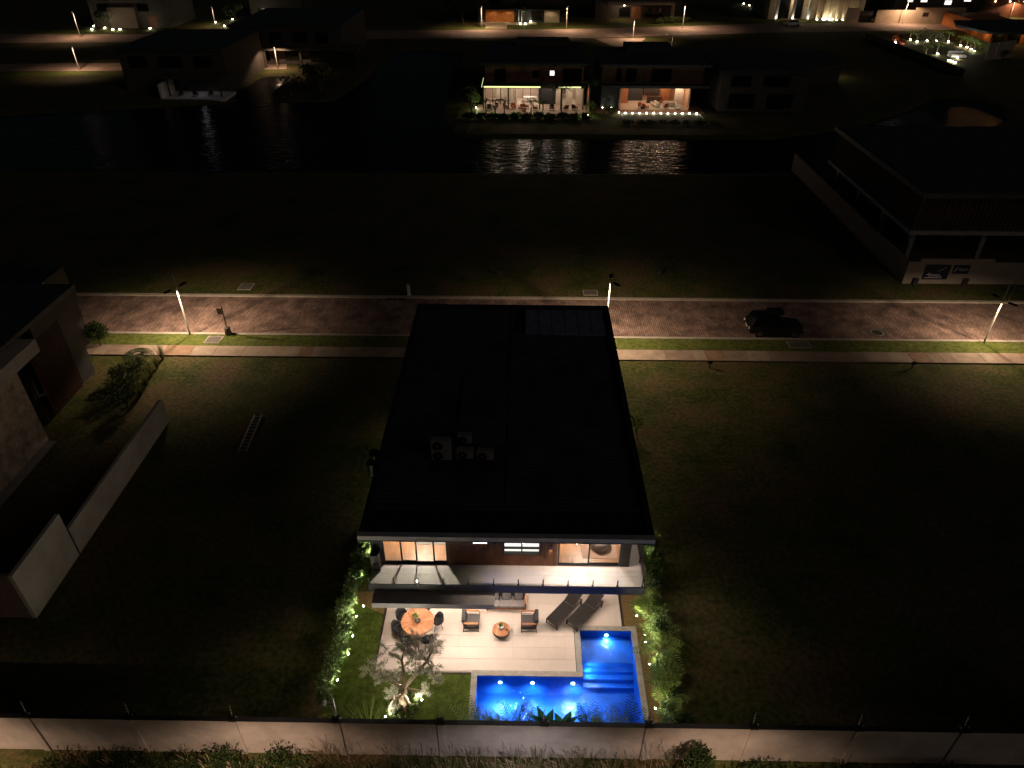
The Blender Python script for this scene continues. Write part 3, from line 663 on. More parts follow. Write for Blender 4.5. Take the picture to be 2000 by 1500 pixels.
def make_dining_chair():
    t = thing('dining_chair', 'black tub dining chair pulled up to the round slatted table', 'dining chair', group='dining chairs')
    MB().lathe((0,0),[(0,.43),(.19,.43),(.24,.455),(.22,.48),(0,.485)],20).build('seat', FABK, t, smooth=True)
    q = MB(); n_ = 14; k = 0
    for j in range(n_+1):
        a = rad(-20+220*j/n_); hh = .46+.34*min(1, math.sin(math.pi*j/n_)*1.5)
        for r_, z in ((.25,.44),(.29,.5),(.30,hh),(.275,hh),(.262,.5),(.235,.45)): q.v.append((r_*math.cos(a), r_*math.sin(a), z))
    for j in range(n_):
        for i in range(6): q.f.append((j*6+i,(j+1)*6+i,(j+1)*6+(i+1)%6,j*6+(i+1)%6))
    q.build('backrest', FABK, t, smooth=True)
    for a in (45,135,225,315):
        a = rad(a); MB().tube([(.17*math.cos(a),.17*math.sin(a),.44),(.28*math.cos(a),.28*math.sin(a),0)],[.016,.011],8).build('leg', BRONZE, t)
    return t
dc = make_dining_chair()
for i, a in enumerate((150,192,242,303,15,80)):
    o = dc if i == 0 else copy_tree(dc); ra = .90
    o.location = (TC.x+ra*math.cos(rad(a)), TC.y+ra*math.sin(rad(a)), .014); o.rotation_euler = (0,0,rad(a-90))
# sofa
t = thing('outdoor_sofa', 'grey cushioned sofa on a wooden frame in front of the glass doors', 'sofa', (-.55,21.78,.014))
MB().box(-.95,.95,-.40,.40,.14,.24).build('frame', WOOD, t, bevel=.01)
for x in (-.88,.88):
    for y in (-.35,.35): MB().box(x-.03,x+.03,y-.03,y+.03,0,.14).build('leg', WOOD, t)
    MB().box(x-.035+(.05 if x>0 else -.05),x+.035+(.05 if x>0 else -.05),-.40,.40,.24,.60).build('arm', WOOD, t, bevel=.01)
MB().box(-.93,.93,.36,.42,.24,.66).build('back_frame', WOOD, t, bevel=.01)
for i in range(3):
    x = -.6+i*.6; MB().box(x-.295,x+.295,-.42,.24,.24,.40).build('seat_cushion', SEAT, t, bevel=.04)
    MB().obox((x,.27,.56), Matrix.Rotation(rad(-10),3,'X'), .58, .15, .40).build('back_cushion', FAB, t, bevel=.05)
for i in range(3):
    o = thing('throw_pillow', 'square grey throw pillow leaning on the outdoor sofa', 'pillow', (-.55-.55+i*.58,21.78+.06,.014+.40), 0, 'pillows on the sofa')
    MB().obox((0,0,.19), Matrix.Rotation(rad(-28),3,'X'), .40,.12,.40).build('cover', mat('pillow_grey',(.13,.12,.12),.95,.15,14), o, bevel=.05)
    MB().obox((0,-.005,.19), Matrix.Rotation(rad(-28),3,'X'), .41,.02,.41).build('piping', FAB, o, bevel=.008)
# sun loungers
def make_lounger(label):
    t = thing('sun_lounger', label, 'sun lounger', group='sun loungers by the pool'); W, L = .66, 1.98
    for s in (-1,1): MB().bar((s*(W/2-.02),-L/2,.30),(s*(W/2-.02),L/2,.30),.04,.05).build('side_rail', BRONZE, t)
    for y in (-L/2+.02,L/2-.02): MB().bar((-W/2,y,.30),(W/2,y,.30),.04,.05).build('cross_rail', BRONZE, t)
    for s in (-1,1):
        for y in (-L/2+.03,L/2-.1): MB().box(s*(W/2-.02)-.025,s*(W/2-.02)+.025,y-.025,y+.025,0,.30).build('leg', BRONZE, t)
    MB().bar((-W/2+.04,-L/2+.03,.05),(W/2-.04,-L/2+.03,.05),.02).build('foot_rail', BRONZE, t)
    MB().box(-W/2+.03,W/2-.03,-L/2+.02,.35,.322,.335).build('sling', MESHF, t)
    b = Matrix.Rotation(rad(33),3,'X'); ln = .78
    MB().obox(Vector((0,.36,.335))+b@Vector((0,ln/2,0)), b, W-.06, ln, .014).build('backrest', MESHF, t)
    for s in (-1,1): MB().bar(Vector((s*(W/2-.035),.36,.33)), Vector((s*(W/2-.035),.36,.33))+b@Vector((0,ln,0)), .03).build('back_rail', BRONZE, t)
    for s in (-1,1): MB().bar((s*(W/2-.05),.85,.30), Vector((s*(W/2-.05),.36,.33))+b@Vector((0,.5,0)), .018).build('prop', BRONZE, t)
    return t
def place_lounger(o, f0, f1, hd):
    a = P(*f0,.34); b_ = P(*f1,.34); h_ = P(*hd,.34); d = (h_-a); d.z = 0; d.normalize(); mid = (a+b_)/2
    o.location = (mid.x+d.x*.99, mid.y+d.y*.99, .014); o.rotation_euler = (0,0,math.atan2(-d.x, d.y))
    return o
l1 = place_lounger(make_lounger('brown mesh sun lounger on the side of the armchairs'), (1066.6,1208),(1088,1223),(1099,1175))
l2 = copy_tree(l1, label='brown mesh sun lounger next to the pool corner'); place_lounger(l2, (1106,1210),(1128,1226),(1139,1178))
# ------------------------------------------------------------------ plants
def foliage(mb, c, r, n, L, W, rr, shell=.55, upb=.4):
    c = Vector(c)
    for i in range(n):
        while 1:
            v = Vector((rr.uniform(-1,1), rr.uniform(-1,1), rr.uniform(-1,1)))
            if shell < v.length < 1 or (v.length < 1 and rr.random() < .25): break
        p = c+Vector((v.x*r[0], v.y*r[1], v.z*r[2])); s = rr.uniform(.6, 1.3)
        d = v+Vector((rr.uniform(-.8,.8), rr.uniform(-.8,.8), rr.uniform(-.5,.5)+upb))
        mb.leaf(p, d, (rr.uniform(-.5,.5), rr.uniform(-.5,.5), 1), L*s, W*s)
def frond(mb, base, d, L, nl, ll, lw, droop, rr):
    p = Vector(base); d = Vector(d).normalized(); st = L/nl; pts = [p.copy()]
    for i in range(nl):
        p = p+d*st; d = (d+Vector((0,0,-droop))).normalized(); pts.append(p.copy())
        if i < 2: continue
        a = d.cross(Vector((0,0,1)))
        if a.length < .02: a = Vector((1,0,0))
        a.normalize(); u = a.cross(d); k = math.sin(math.pi*(.15+.8*i/nl))
        for s in (-1, 1): mb.leaf(p, a*s*.9+d*.55+u*.25, u, ll*k*rr.uniform(.85,1.1), lw)
    mb.tube(pts, [.012*(1-.8*i/nl) for i in range(nl+1)], 4, False)
def shrub(x, y, z, w_, h_, label, group, seed, leaf=LSHRUB, n=420, L=.16, W=.07, name='leafy_shrub'):
    rr = random.Random(seed); t = thing(name, label, 'shrub', (x, y, z), group=group)
    s = MB(); m_ = MB(); nb = 5
    for i in range(nb):
        a = rr.uniform(0, 6.28); tip = Vector((math.cos(a)*w_*.3*rr.random(), math.sin(a)*w_*.3*rr.random(), h_*rr.uniform(.5,.85)))
        s.tube([(0,0,-.02), tip*.5+Vector((rr.uniform(-.05,.05),0,0)), tip], [.025,.018,.008], 5)
        q = w_*rr.uniform(.28,.42); foliage(m_, tip, (q,q,h_*rr.uniform(.2,.34)), n//nb, L, W, rr, .3)
    s.build('stem', BARKD, t); m_.build('foliage', leaf, t); return t
def palm_clump(x, y, z, h_, label, group, seed, nf=14, leaf=LPALM, name='clump_palm', L=None, droop=.10, ll=.38, lw=.065, yb=None):
    rr = random.Random(seed); t = thing(name, label, 'palm', (x, y, z), group=group); s = MB(); m_ = MB()
    for i in range(nf):
        a = rr.uniform(0, 6.28) if yb is None else rr.uniform(-.2, 3.34); e = rr.uniform(.7, 2.4)+(0 if yb is None else 1.2); b0 = Vector((rr.uniform(-.1,.1), rr.uniform(-.1,.1), 0)); z0 = h_*rr.uniform(.15,.4)
        s.tube([b0, b0+Vector((0,0,z0))], [.022,.015], 5)
        frond(m_, b0+Vector((0,0,z0)), (math.cos(a), math.sin(a), e), (L or h_*.75)*rr.uniform(.7,1.1), 11, ll, lw, droop, rr)
    s.build('stem', mat('palm_stem',(.14,.17,.05),.7), t); m_.build('frond', leaf, t); return t
def garden_lamp(px, py, aim, e, label, col=(1,.95,.70), z=0.0, spot=130):
    c_ = P(px, py, z+.10); c_.z = z
    t = thing('garden_spotlight', label, 'spotlight', c_, group='garden spotlights')
    d = Vector((aim[0], aim[1], aim[2])).normalized()
    MB().cyl((0,0),.012,-.02,.07,6).build('stake', BLACK, t)
    MB().tube([Vector((0,0,.08))-d*.05, Vector((0,0,.08))+d*.03], .04, 12).build('housing', BLACK, t)
    MB().tube([Vector((0,0,.08))+d*.031, Vector((0,0,.08))+d*.038], .036, 12).build('lens', EM_SPOT, t)
    lamp('spotlight_beam','SPOT',Vector((0,0,.08))+d*.06, e, col, t, .03, Vector((0,0,.08))+d*2, spot, .6)
    return t
GL = 'hedge along the left side of the terrace'
for i in range(17):
    y = 16.6+i*.62; x = -7.95+rnd.uniform(-.12,.12)
    shrub(x, y, 0, rnd.uniform(.5,.75), rnd.uniform(.7,1.1), 'broad leaved green shrub in the hedge row left of the terrace', GL, 100+i, n=210, L=.21, W=.10)
YL = (1,.97,.70)
for i, (px, py) in enumerate(((711,1184),(697,1204),(690,1242),(681,1278),(660,1328),(727,1078),(707,1128))):
    garden_lamp(px, py, (-.5,-.1,.85), 140, 'small garden spotlight at the foot of the left hedge', YL)
GRR = 'planting bed beside the pool'
k = 0
for i in range(15):
    y = 15.3+i*.72; x = 6.2+rnd.uniform(-.25,.3)
    if i % 3 != 1: palm_clump(x, y, 0, rnd.uniform(1.2,1.9), 'feathery green palm in the bed along the right of the pool', GRR, 200+i, nf=12)
    else: shrub(x, y, 0, 1.0, rnd.uniform(.9,1.3), 'broad leaved shrub in the bed along the right of the pool', GRR, 230+i, n=320, L=.18, W=.07)
    if i % 2 == 0: shrub(x+.4, y+.3, 0, .7, rnd.uniform(.8,1.3), 'dark leaved shrub along the outer edge of the right bed', 'outer shrubs of the right bed', 260+i, LDARK, 260, .2, .06)
for i, (px, py) in enumerate(((1260,1186),(1243,1203),(1258,1240),(1260,1254),(1268,1298),(1279,1384),(1263,1092))):
    garden_lamp(px, py, (.55,.1,.8), 190, 'small garden spotlight at the foot of the right planting bed', YL)
# a palm on the right side of the house (seen past the roof edge)
c = P(1242,845); palm_clump(c.x, c.y, 0, 1.1, 'young palm on the grass beside the right wall of the house', None, 301, nf=9, L=1.0)

# olive tree
tb_ = P(789,1376); OT = thing('olive_tree', 'old olive tree with silvery crown and gnarled trunk on the small lawn', 'tree', tb_)
rr = random.Random(11); tr = MB(); cr = MB()
def OY(px, py, dy): v = PY(px, py, tb_.y+dy); return v-tb_
fork = Vector((.02,.05,1.15))
tr.tube([(-.0,0,-.05),(.03,.02,.25),(-.03,0,.6),(.05,.03,.9),fork],[.30,.21,.17,.16,.15],10)
for a in range(5): tr.tube([(.05*math.cos(a*1.26),.05*math.sin(a*1.26),.35),(.22*math.cos(a*1.26),.22*math.sin(a*1.26),.08),(.36*math.cos(a*1.26),.36*math.sin(a*1.26),-.04)],[.10,.08,.03],6)
CLUS = [(737,1300,.2,.42),(760,1275,.4,.42),(790,1268,.3,.45),(812,1248,.8,.40),(838,1272,.4,.45),(848,1300,.1,.40),(826,1310,-.2,.36),(748,1325,-.3,.36),(768,1362,-.35,.40),(760,1385,-.3,.33),(850,1330,.1,.28),(830,1350,.3,.30),(790,1302,.6,.38),(722,1312,.1,.30),(775,1320,.1,.34),(812,1290,0,.36),(850,1258,.6,.3)]
big = [(745,1310,.1),(785,1290,.3),(835,1290,.2),(770,1365,-.25)]
for i, (px, py, dy) in enumerate(big):
    e = OY(px, py, dy); st_ = fork if i < 3 else Vector((0,0,.75)); mid = (st_+e)/2+Vector((rr.uniform(-.12,.12),rr.uniform(-.1,.1),-.08))
    tr.tube([st_-Vector((0,0,.1)), mid, e], [.10,.075,.05], 7)
for (px, py, dy, r_) in CLUS:
    c_ = OY(px, py, dy)
    src = min(([OY(*b_) for b_ in big]+[fork]), key=lambda q: (q-c_).length)
    tr.tube([src, (src+c_)/2+Vector((rr.uniform(-.1,.1),rr.uniform(-.1,.1),rr.uniform(-.05,.08))), c_], [.045,.03,.012], 6)
    for j in range(7):
        v = Vector((rr.uniform(-1,1), rr.uniform(-1,1), rr.uniform(-.5,1))).normalized()*r_*rr.uniform(.8,1.2)
        tr.tube([c_, c_+v*.5+Vector((0,0,.03)), c_+v], [.011,.007,.003], 4, False)
        for q in range(64):
            u = rr.random(); p_ = c_+v*(.25+.85*u)+Vector((rr.gauss(0,.045),rr.gauss(0,.045),rr.gauss(0,.045)))
            cr.leaf(p_, v.normalized()+Vector((rr.uniform(-1,1),rr.uniform(-1,1),rr.uniform(-.6,1))), (rr.uniform(-1,1),rr.uniform(-1,1),1), rr.uniform(.06,.11), .026)
tr.build('trunk', BARK, OT, smooth=True); cr.build('crown', LOLIVE, OT)
# leafy base plants around the trunk
m_ = MB()
for i in range(120):
    a = rr.uniform(0,6.28); q = rr.uniform(.15,.55); m_.leaf((math.cos(a)*q,math.sin(a)*q-.1,.02),(math.cos(a),math.sin(a),rr.uniform(.6,1.8)),(0,0,1),rr.uniform(.15,.28),.09)
o = thing('ground_plant', 'low leafy plant ringing the foot of the olive tree', 'plant', tb_); m_.build('foliage', LSHRUB, o); MB().lathe((0,0),[(.56,.0),(.58,.03),(.64,.03),(.66,0)],24).build('border', BRONZE, o)
garden_lamp(825,1367,(-.45,-.05,.8), 190, 'bright spotlight beside the olive tree trunk on the pool side', (1,.93,.74), spot=150)
garden_lamp(752,1400,(.45,.35,.8), 190, 'bright spotlight before the olive tree against the perimeter wall', (1,.93,.74), spot=150)
garden_lamp(783,1338,(.2,-.3,.9), 160, 'spotlight behind the olive tree trunk', (1,.93,.74), spot=150)
def blade_plant(x, y, label, n, L, W, leaf, seed, name='strap_leaf_plant', spread=.5, droop=.12, z=0):
    rr = random.Random(seed); t = thing(name, label, 'plant', (x, y, z)); m_ = MB()
    for i in range(n):
        a = rr.uniform(0,6.28); m_.blade((rr.uniform(-.06,.06),rr.uniform(-.06,.06),0),(math.cos(a)*spread*rr.random(),math.sin(a)*spread*rr.random(),1),L*rr.uniform(.6,1.1),W,droop,5)
    m_.build('foliage', leaf, t); MB().cyl((0,0),.07,-.02,.12,8).build('crown_base', BARKD, t); return t
c = PY(715,1405,15.35); blade_plant(c.x, 15.35, 'tall strap leaved plant by the perimeter wall left of the olive tree', 34, 1.9, .05, LPALM, 41, spread=.7)
for i, (px, yy, h_, leaf, lab) in enumerate(((915,15.35,1.75,LPALM,'bushy yellow green palm at the left corner of the pool'),(948,15.25,1.35,LPALM,'low fern like palm next to the bushy palm by the pool'),(972,15.25,1.3,LPALM,'low fern like palm before the deep end of the pool'),
        (1000,15.2,1.95,LDARK,'dark feather palm rising in front of the pool lamps'),(1040,15.2,1.95,LDARK,'dark feather palm beside the banana plant'),(1150,15.25,1.8,LDARK,'reddish dark palm in front of the pool steps'),(1172,15.2,1.7,LPALM,'green palm next to the reddish dark palm'),
        (1205,15.2,1.75,LPALM,'green palm by the wall near the pool corner'),(1240,15.3,2.1,LDARK,'tall dark palm at the right corner of the pool'))):
    c = PY(px, 1400, yy); palm_clump(c.x, yy, 0, h_*1.12, lab, 'plants between pool and perimeter wall', 400+i, nf=11, leaf=leaf, L=h_*.68, droop=.06, ll=.27, lw=.04, yb=1)
def banana(x, y, lab, seed, n=5):
    rr = random.Random(seed); t = thing('banana_plant', lab, 'banana plant', (x, y, 0))
    MB().tube([(0,0,-.02),(0,0,1.1)],[.06,.04],8).build('stem', mat('palm_stem',(.14,.17,.05)), t)
    for i in range(n):
        a = i*2*math.pi/n+rr.uniform(-.3,.3); d = Vector((math.cos(a),math.sin(a),1.6)).normalized(); p = Vector((0,0,1.0)); q = MB(); L = rr.uniform(.75,1.0); sg = 6
        for j in range(sg+1):
            w_ = .17*math.sin(math.pi*min(1,.12+.86*j/sg)); s_ = d.cross(Vector((0,0,1))).normalized(); u = s_.cross(d)
            q.v += [tuple(p-s_*w_+u*.05), tuple(p), tuple(p+s_*w_+u*.05)]; p = p+d*(L/sg); d = (d+Vector((0,0,-.10))).normalized()
        for j in range(sg): q.f += [(3*j,3*j+1,3*j+4,3*j+3),(3*j+1,3*j+2,3*j+5,3*j+4)]
        q.build('leaf', LBANANA, t)
    return t
for px, yy, lab in ((1068,15.1,'broad leaved banana plant in front of the pool, beside the wall bracket'),(1100,15.05,'shorter banana plant to the pool steps side of the other'),): banana(PY(px,1405,yy).x, yy, lab, px, 6)

# ------------------------------------------------------------------ perimeter wall and what grows outside it
WX = [-22.5]+[-18.58+3.93*i for i in range(12)]
pw = thing('perimeter_wall', 'long pale plastered perimeter wall with dark coping and posts', 'wall', (0,14.6,0))
for i in range(len(WX)-1):
    MB().box(WX[i]+.12, WX[i+1]-.12, -.08, .08, -.1, 2.26).build('panel', PERIM, pw)
    MB().box(WX[i]+.12, WX[i+1]-.12, -.09, .085, 2.261, 2.295).build('coping', DARK, pw)
for x in WX: MB().box(x-.12, x+.12, -.13, .13, -.1, 2.29).build('post', PERIM, pw)
for i, x in enumerate(WX[1:]):
    t = thing('electric_fence_bracket', 'black electric fence bracket with slanted rod on a wall post', 'fence bracket', (x, 14.6, 2.32), group='electric fence brackets on the wall')
    MB().box(-.16,.16,-.13,.13,-.03,.10).build('box', BLACK, t, bevel=.01)
    MB().tube([(-.03,.05,.1),(-.03,.12,.75)],.014,6).build('rod', GALV, t)
    for z in (.25,.42,.59): MB().cyl((-.03,.05+.07*(z-.1)/.65),.026,z-.02,z+.02,8).build('insulator', CERAM, t)
    MB().cyl((.13,0),.03,.10,.17,8).build('knob', GALV, t)
c = WX[4]; t = thing('camera_mast', 'steel security camera mast on the perimeter wall near the strap leaved plant', 'camera mast', (c-.02, 14.72, 2.32))
MB().tube([(0,0,-.3),(0,.02,1.25)],.035,10).build('mast', GALV, t); MB().tube([(-.09,0,-.2),(-.09,0,.75)],.02,8).build('conduit', GALV, t)
MB().tube([(0,.02,.95),(-.16,.05,.86),(-.33,.05,.90)],.018,8).build('arm', GALV, t); MB().obox((-.36,.02,.86), Matrix.Identity(3), .12,.22,.10).build('camera_body', CERAM, t, bevel=.02)
def tall_grass(x, y, seed, h_):
    rr = random.Random(seed); t = thing('tall_grass_clump', 'clump of tall grass with pale seed heads outside the perimeter wall', 'grass clump', (x, y, 0), group='tall grass outside the wall')
    m_ = MB(); s = MB()
    for i in range(75):
        a = rr.uniform(0,6.28); m_.blade((rr.uniform(-.22,.22),rr.uniform(-.18,.18),0),(math.cos(a)*.8*rr.random(),math.sin(a)*.8*rr.random(),1),h_*rr.uniform(.5,1.05),.018,.14,4)
    for i in range(11):
        a = rr.uniform(0,6.28); d = Vector((math.cos(a)*.4*rr.random()-.12, math.sin(a)*.4*rr.random(), 1)).normalized(); p = d*h_*rr.uniform(.8,1.25)
        s.tube([(0,0,.2), p*.6, p, p+(d+Vector((-.25,.0,-.15)))*.07, p+(d+Vector((-.4,0,-.25)))*.15], [.003,.003,.010,.014,.003], 4)
    m_.build('blades', LGRASS, t); s.build('seed_heads', LHEAD, t)
for i in range(40):
    x = -7.8+i*.375+rnd.uniform(-.15,.15)
    if 6.6 < x < 7.3: continue
    tall_grass(x, 13.35+rnd.uniform(-.35,.75), 500+i, rnd.uniform(1.05,1.5))
for i in range(9): tall_grass(-19+i*1.25+rnd.uniform(-.3,.3), 13.3+rnd.uniform(-.3,.5), 560+i, rnd.uniform(.8,1.1))
GW = 'scrub outside the perimeter wall'
for i in range(13):
    x = -17.5+i*.78; hh = .75 if i < 4 else rnd.uniform(1.05,1.35)
    shrub(x+rnd.uniform(-.2,.2), 13.55+rnd.uniform(-.25,.25), 0, 1.3, hh, 'dark tangled scrub bush outside the wall under the left brackets', GW, 600+i, LDARK, 520, .13, .05, 'scrub_bush')
shrub(6.95,13.7,0,1.1,1.75,'upright bushy sapling outside the wall throwing its shadow on the plaster',None,640,LDARK,900,.14,.06,'sapling')
for i in range(14): shrub(8.6+i*.75+rnd.uniform(-.2,.2), 13.5+rnd.uniform(-.25,.25), 0, 1.3, rnd.uniform(.9,1.25) if i < 5 else .8, 'dark scrub bush outside the wall under the right brackets', 'scrub under the right brackets', 660+i, LDARK, 480, .13, .05, 'scrub_bush')
for i in range(5): blade_plant(7.3+i*.33, 13.5+.1*(i%2), 'strap leaved reed clump outside the wall beside the sapling', 22, 1.15, .05, LDARK, 690+i, 'reed_clump', .35)['group'] = 'reeds beside the sapling'
c = P(660,1495); t = thing('marker_post', 'short dark post in the tall grass outside the wall', 'post', (PY(652,1490,13.3).x,13.3,0)); MB().box(-.06,.06,-.06,.06,0,1.15).build('shaft', BLACK, t, bevel=.01); MB().box(-.075,.075,-.075,.075,1.15,1.18).build('cap', BLACK, t)
# ------------------------------------------------------------------ street lamps
WARM = (1, .73, .49)
def street_lamp(x, y, label, h_=5.2, head=None, arms=((0,1),), e=500, col=WARM, z=0., reach=.9, spot=155, group='street lamps', thick=1., ls=.03, blend=.25):
    head = head or h_-.1
    t = thing('street_lamp', label, 'street lamp', (x, y, z), group=group)
    MB().tube([(0,0,-.05),(0,0,.5),(0,0,h_)],[.075*thick,.065*thick,.04*thick],10).build('pole', POLE, t, smooth=True)
    MB().box(-.15,.15,-.15,.15,-.02,.025).build('base_plate', COVER, t)
    MB().lathe((0,0),[(.045,h_),(.05,h_+.03),(0,h_+.06)],10).build('pole_cap', BLACK, t)
    for ax, ay in arms:
        d = Vector((ax, ay, 0)).normalized(); tip = d*reach+Vector((0,0,head+.06))
        MB().tube([Vector((0,0,head)), tip], .025, 8).build('arm', BLACK, t)
        q = Matrix.Rotation(math.atan2(-d.x, d.y), 3, 'Z')
        hd = MB().obox(tip+d*.22, q, .30, .60, .06).build('lamp_head', BLACK, t, bevel=.015)
        MB().obox(tip+d*.22-Vector((0,0,.036)), q, .14, .40, .012).build('lens', EM_WARM, hd)
        lamp('street_light', 'SPOT', tip+d*.22-Vector((0,0,.075)), e/len(arms), col, t, ls, tip+d*.22-Vector((0,0,5)), spot, blend)
    return t
street_lamp(-25.33, 46.35, 'twin armed street lamp beside the sign post on the paved street', 5.3, 4.05, ((-.5,-.8),(.3,1)), 2100, reach=.5)
street_lamp(35.12, 46.25, 'twin armed street lamp near the white wall with the blue signs', 5.0, 3.7, ((.5,-.8),(-.2,1)), 1300, reach=.5)
street_lamp(6.45, 46.1, 'street lamp rising behind the far right corner of the dark roof', 5.2, 5.1, ((.2,1),(.5,-.8)), 1900, reach=.5)
for x, e in ((-21.5,1600),(-9.6,1500),(.4,900),(7.6,1300)):
    street_lamp(x, 10.4, 'street lamp on the lane outside the perimeter wall', 4.8, 4.55, ((0,1),), e, (1,.68,.47) if x != .4 else (.92,.82,.86), reach=.5, group='lamps on the outer lane', spot=136, blend=1.0)
# sign post in a concrete base
c = P(447,655); t = thing('sign_post', 'street name sign on a post set in a concrete base by the lamp', 'sign', (c.x, c.y, .1))
MB().lathe((0,0),[(0,.62),(.20,.62),(.23,.58),(.25,.0),(0,0)],16).build('base', COVER, t, smooth=True); MB().tube([(0,0,.6),(0,0,2.45)],.045,8).build('post', BRONZE, t)
MB().box(-.42,.02,-.03,.03,1.75,2.25).build('sign_plate', BRONZE, t, bevel=.005)
# white marker post and lot stakes
c = P(799,578); t = thing('marker_post', 'white marker post on the far verge opposite the roof corner', 'post', (c.x, c.y, 0)); MB().box(-.12,.12,-.1,.1,0,1.05).build('shaft', WHITE, t, bevel=.02); MB().box(-.14,.14,-.12,.12,1.05,1.09).build('cap', KERB, t)
for px, py, lab in ((1385,718,'short wooden lot stake in the grass below the sidewalk behind the black car'),(1780,720,'short wooden lot stake in the grass below the sidewalk towards the white wall'),(977,540,'thin lot stake standing in the dark field behind the house'),(1287,540,'thin lot stake in the dark field across from the black car')):
    c = P(px, py); t = thing('lot_stake', lab, 'stake', (c.x, c.y, 0)); MB().box(-.035,.035,-.035,.035,-.05,.62).build('stake', BARKD, t); MB().box(-.17,.17,-.055,-.037,.36,.62).build('board', DARK, t)
# ladder lying in the grass
a = P(473,885); b_ = P(505,812); d = (b_-a); L = d.length; ang = math.atan2(-d.x, d.y)
t = thing('ladder', 'aluminium ladder lying in the dark grass of the left lot', 'ladder', (a.x, a.y, .05), ang)
for x in (-.24,.24): MB().box(x-.03,x+.03,0,L,0,.07).build('rail', GALV, t)
for i in range(11): MB().bar((-.22,.2+i*(L-.4)/10,.035),(.22,.2+i*(L-.4)/10,.035),.035).build('rung', GALV, t)

# ------------------------------------------------------------------ cars
def loft(rings):
    q = MB(); n_ = len(rings[0])
    for r_ in rings: q.v += r_
    for i in range(len(rings)-1):
        for j in range(n_): q.f.append((i*n_+j,(i+1)*n_+j,(i+1)*n_+(j+1)%n_,i*n_+(j+1)%n_))
    q.f.append(tuple(range(n_))); q.f.append(tuple((len(rings)-1)*n_+j for j in reversed(range(n_)))); return q
def make_car(name, label, loc, rz, L, W, Ht, paint, style='suv', rack=False):
    t = thing(name, label, 'car', loc, rz); w_ = W/2; bz = .28 if style != 'sedan' else .20; belt = Ht*.60
    sec = [(-L/2,.80,.55,.85),(-L/2+.12,.9,bz,1.0),(-L/2+.6,.98,bz,1.02),(-L*.1,1.0,bz,1.0),(L*.16,1.0,bz,.97),(L*.30,.98,bz,.92),(L/2-.25,.92,bz,.84),(L/2-.04,.80,.34,.72),(L/2,.70,.42,.62)]
    rings = []
    for x, k, zb, kt in sec:
        zt = belt*kt; a = w_*k; zm = (zb+zt)/2
        rings.append([(x,-a*.9,zb),(x,-a,zb+.1),(x,-a*1.0,zm),(x,-a*.95,zt-.05),(x,-a*.82,zt),(x,a*.82,zt),(x,a*.95,zt-.05),(x,a,zm),(x,a,zb+.1),(x,a*.9,zb)])
    body = loft(rings).build('body', paint, t, bevel=.03, smooth=False)
    xr, xf = (-L/2+.10, L*.20) if style != 'sedan' else (-L/2+.55, L*.22)
    tr_, tf = (xr+(.35 if style != 'sedan' else .75), xf-.75)
    g_ = [[(x, s*a, z) for s, a in ((-1,k),(1,k))] for x, k, z in ()]
    def ring(x0, x1, k, z): return [(x0,-w_*k,z),(x1,-w_*k*.96,z),(x1,w_*k*.96,z),(x0,w_*k,z)]
    loft([ring(xr,xf,.86,belt-.06),ring(tr_,tf,.70,Ht-.06)]).build('window_band', CARG, t)
    loft([ring(tr_-.05,tf+.05,.715,Ht-.075),ring(tr_+.1,tf-.12,.62,Ht)]).build('roof', paint, t, bevel=.02)
    for s in (-1,1):
        for xa, xb in ((xr+.02,tr_),(xf-.02,tf),((xr+xf)/2-.05,(tr_+tf)/2-.02)):
            MB().bar((xa,s*w_*.86,belt-.03),(xb,s*w_*.705,Ht-.06),.07,.03).build('pillar', paint, t)
        MB().obox((xf-.25,s*(w_+.06),belt+.02), Matrix.Identity(3), .12,.18,.13).build('mirror', paint, t, bevel=.03)
        MB().obox((L/2-.12,s*w_*.62,belt*.64), Rz(-s*.35), .12,.34,.12).build('headlight', LENS, t, bevel=.02)
        MB().obox((-L/2+.02,s*w_*.70,belt*.80), Rz(s*.25), .08,.26,.16).build('tail_light', LENS if paint is CARB else REDL, t, bevel=.02)
        for x in (-L*.30, L*.31):
            R_ = .34 if style != 'sedan' else .31
            q = MB(); q.tube([(x,s*(w_-.20),R_),(x,s*(w_-.17),R_),(x,s*(w_+.0),R_),(x,s*(w_+.025),R_)],[R_*.92,R_,R_,R_*.92],20); wh = q.build('wheel', RUBBER, t)
            q = MB(); q.tube([(x,s*(w_+.02),R_),(x,s*(w_+.035),R_)],[R_*.62,R_*.58],16); q.build('rim', ALLOY if paint is CARB else CHROME, wh)
        if style == 'suv': MB().bar((tr_,s*w_*.66,Ht+.04),(tf,s*w_*.66,Ht+.04),.035).build('roof_rail', BLACK, t)
        for x in (xr+.75, xf-.85): MB().box(x,x+.16,s*w_*.985-.012,s*w_*.985+.012,belt-.18,belt-.15).build('door_handle', CHROME, t)
    MB().box(-.25,.25,-.01,.01,0,.11).build('licence_plate', CERAM, t).matrix_local = Matrix.Translation((-L/2-.01,0,belt*.62)) @ Matrix.Rotation(rad(90),4,'Z')
    if rack:
        MB().box(-.78,.45,-.42,.42,Ht+.08,Ht+.36).build('roof_box', BLACK, t, bevel=.1)
    return t
a = P(1478,664); b_ = P(1562,664)
make_car('parked_car', 'black compact SUV with roof box parked along the near kerb', ((a.x+b_.x)/2-.1, 47.75, .006), 0, 4.3, 1.80, 1.62, CARB, 'suv', True)
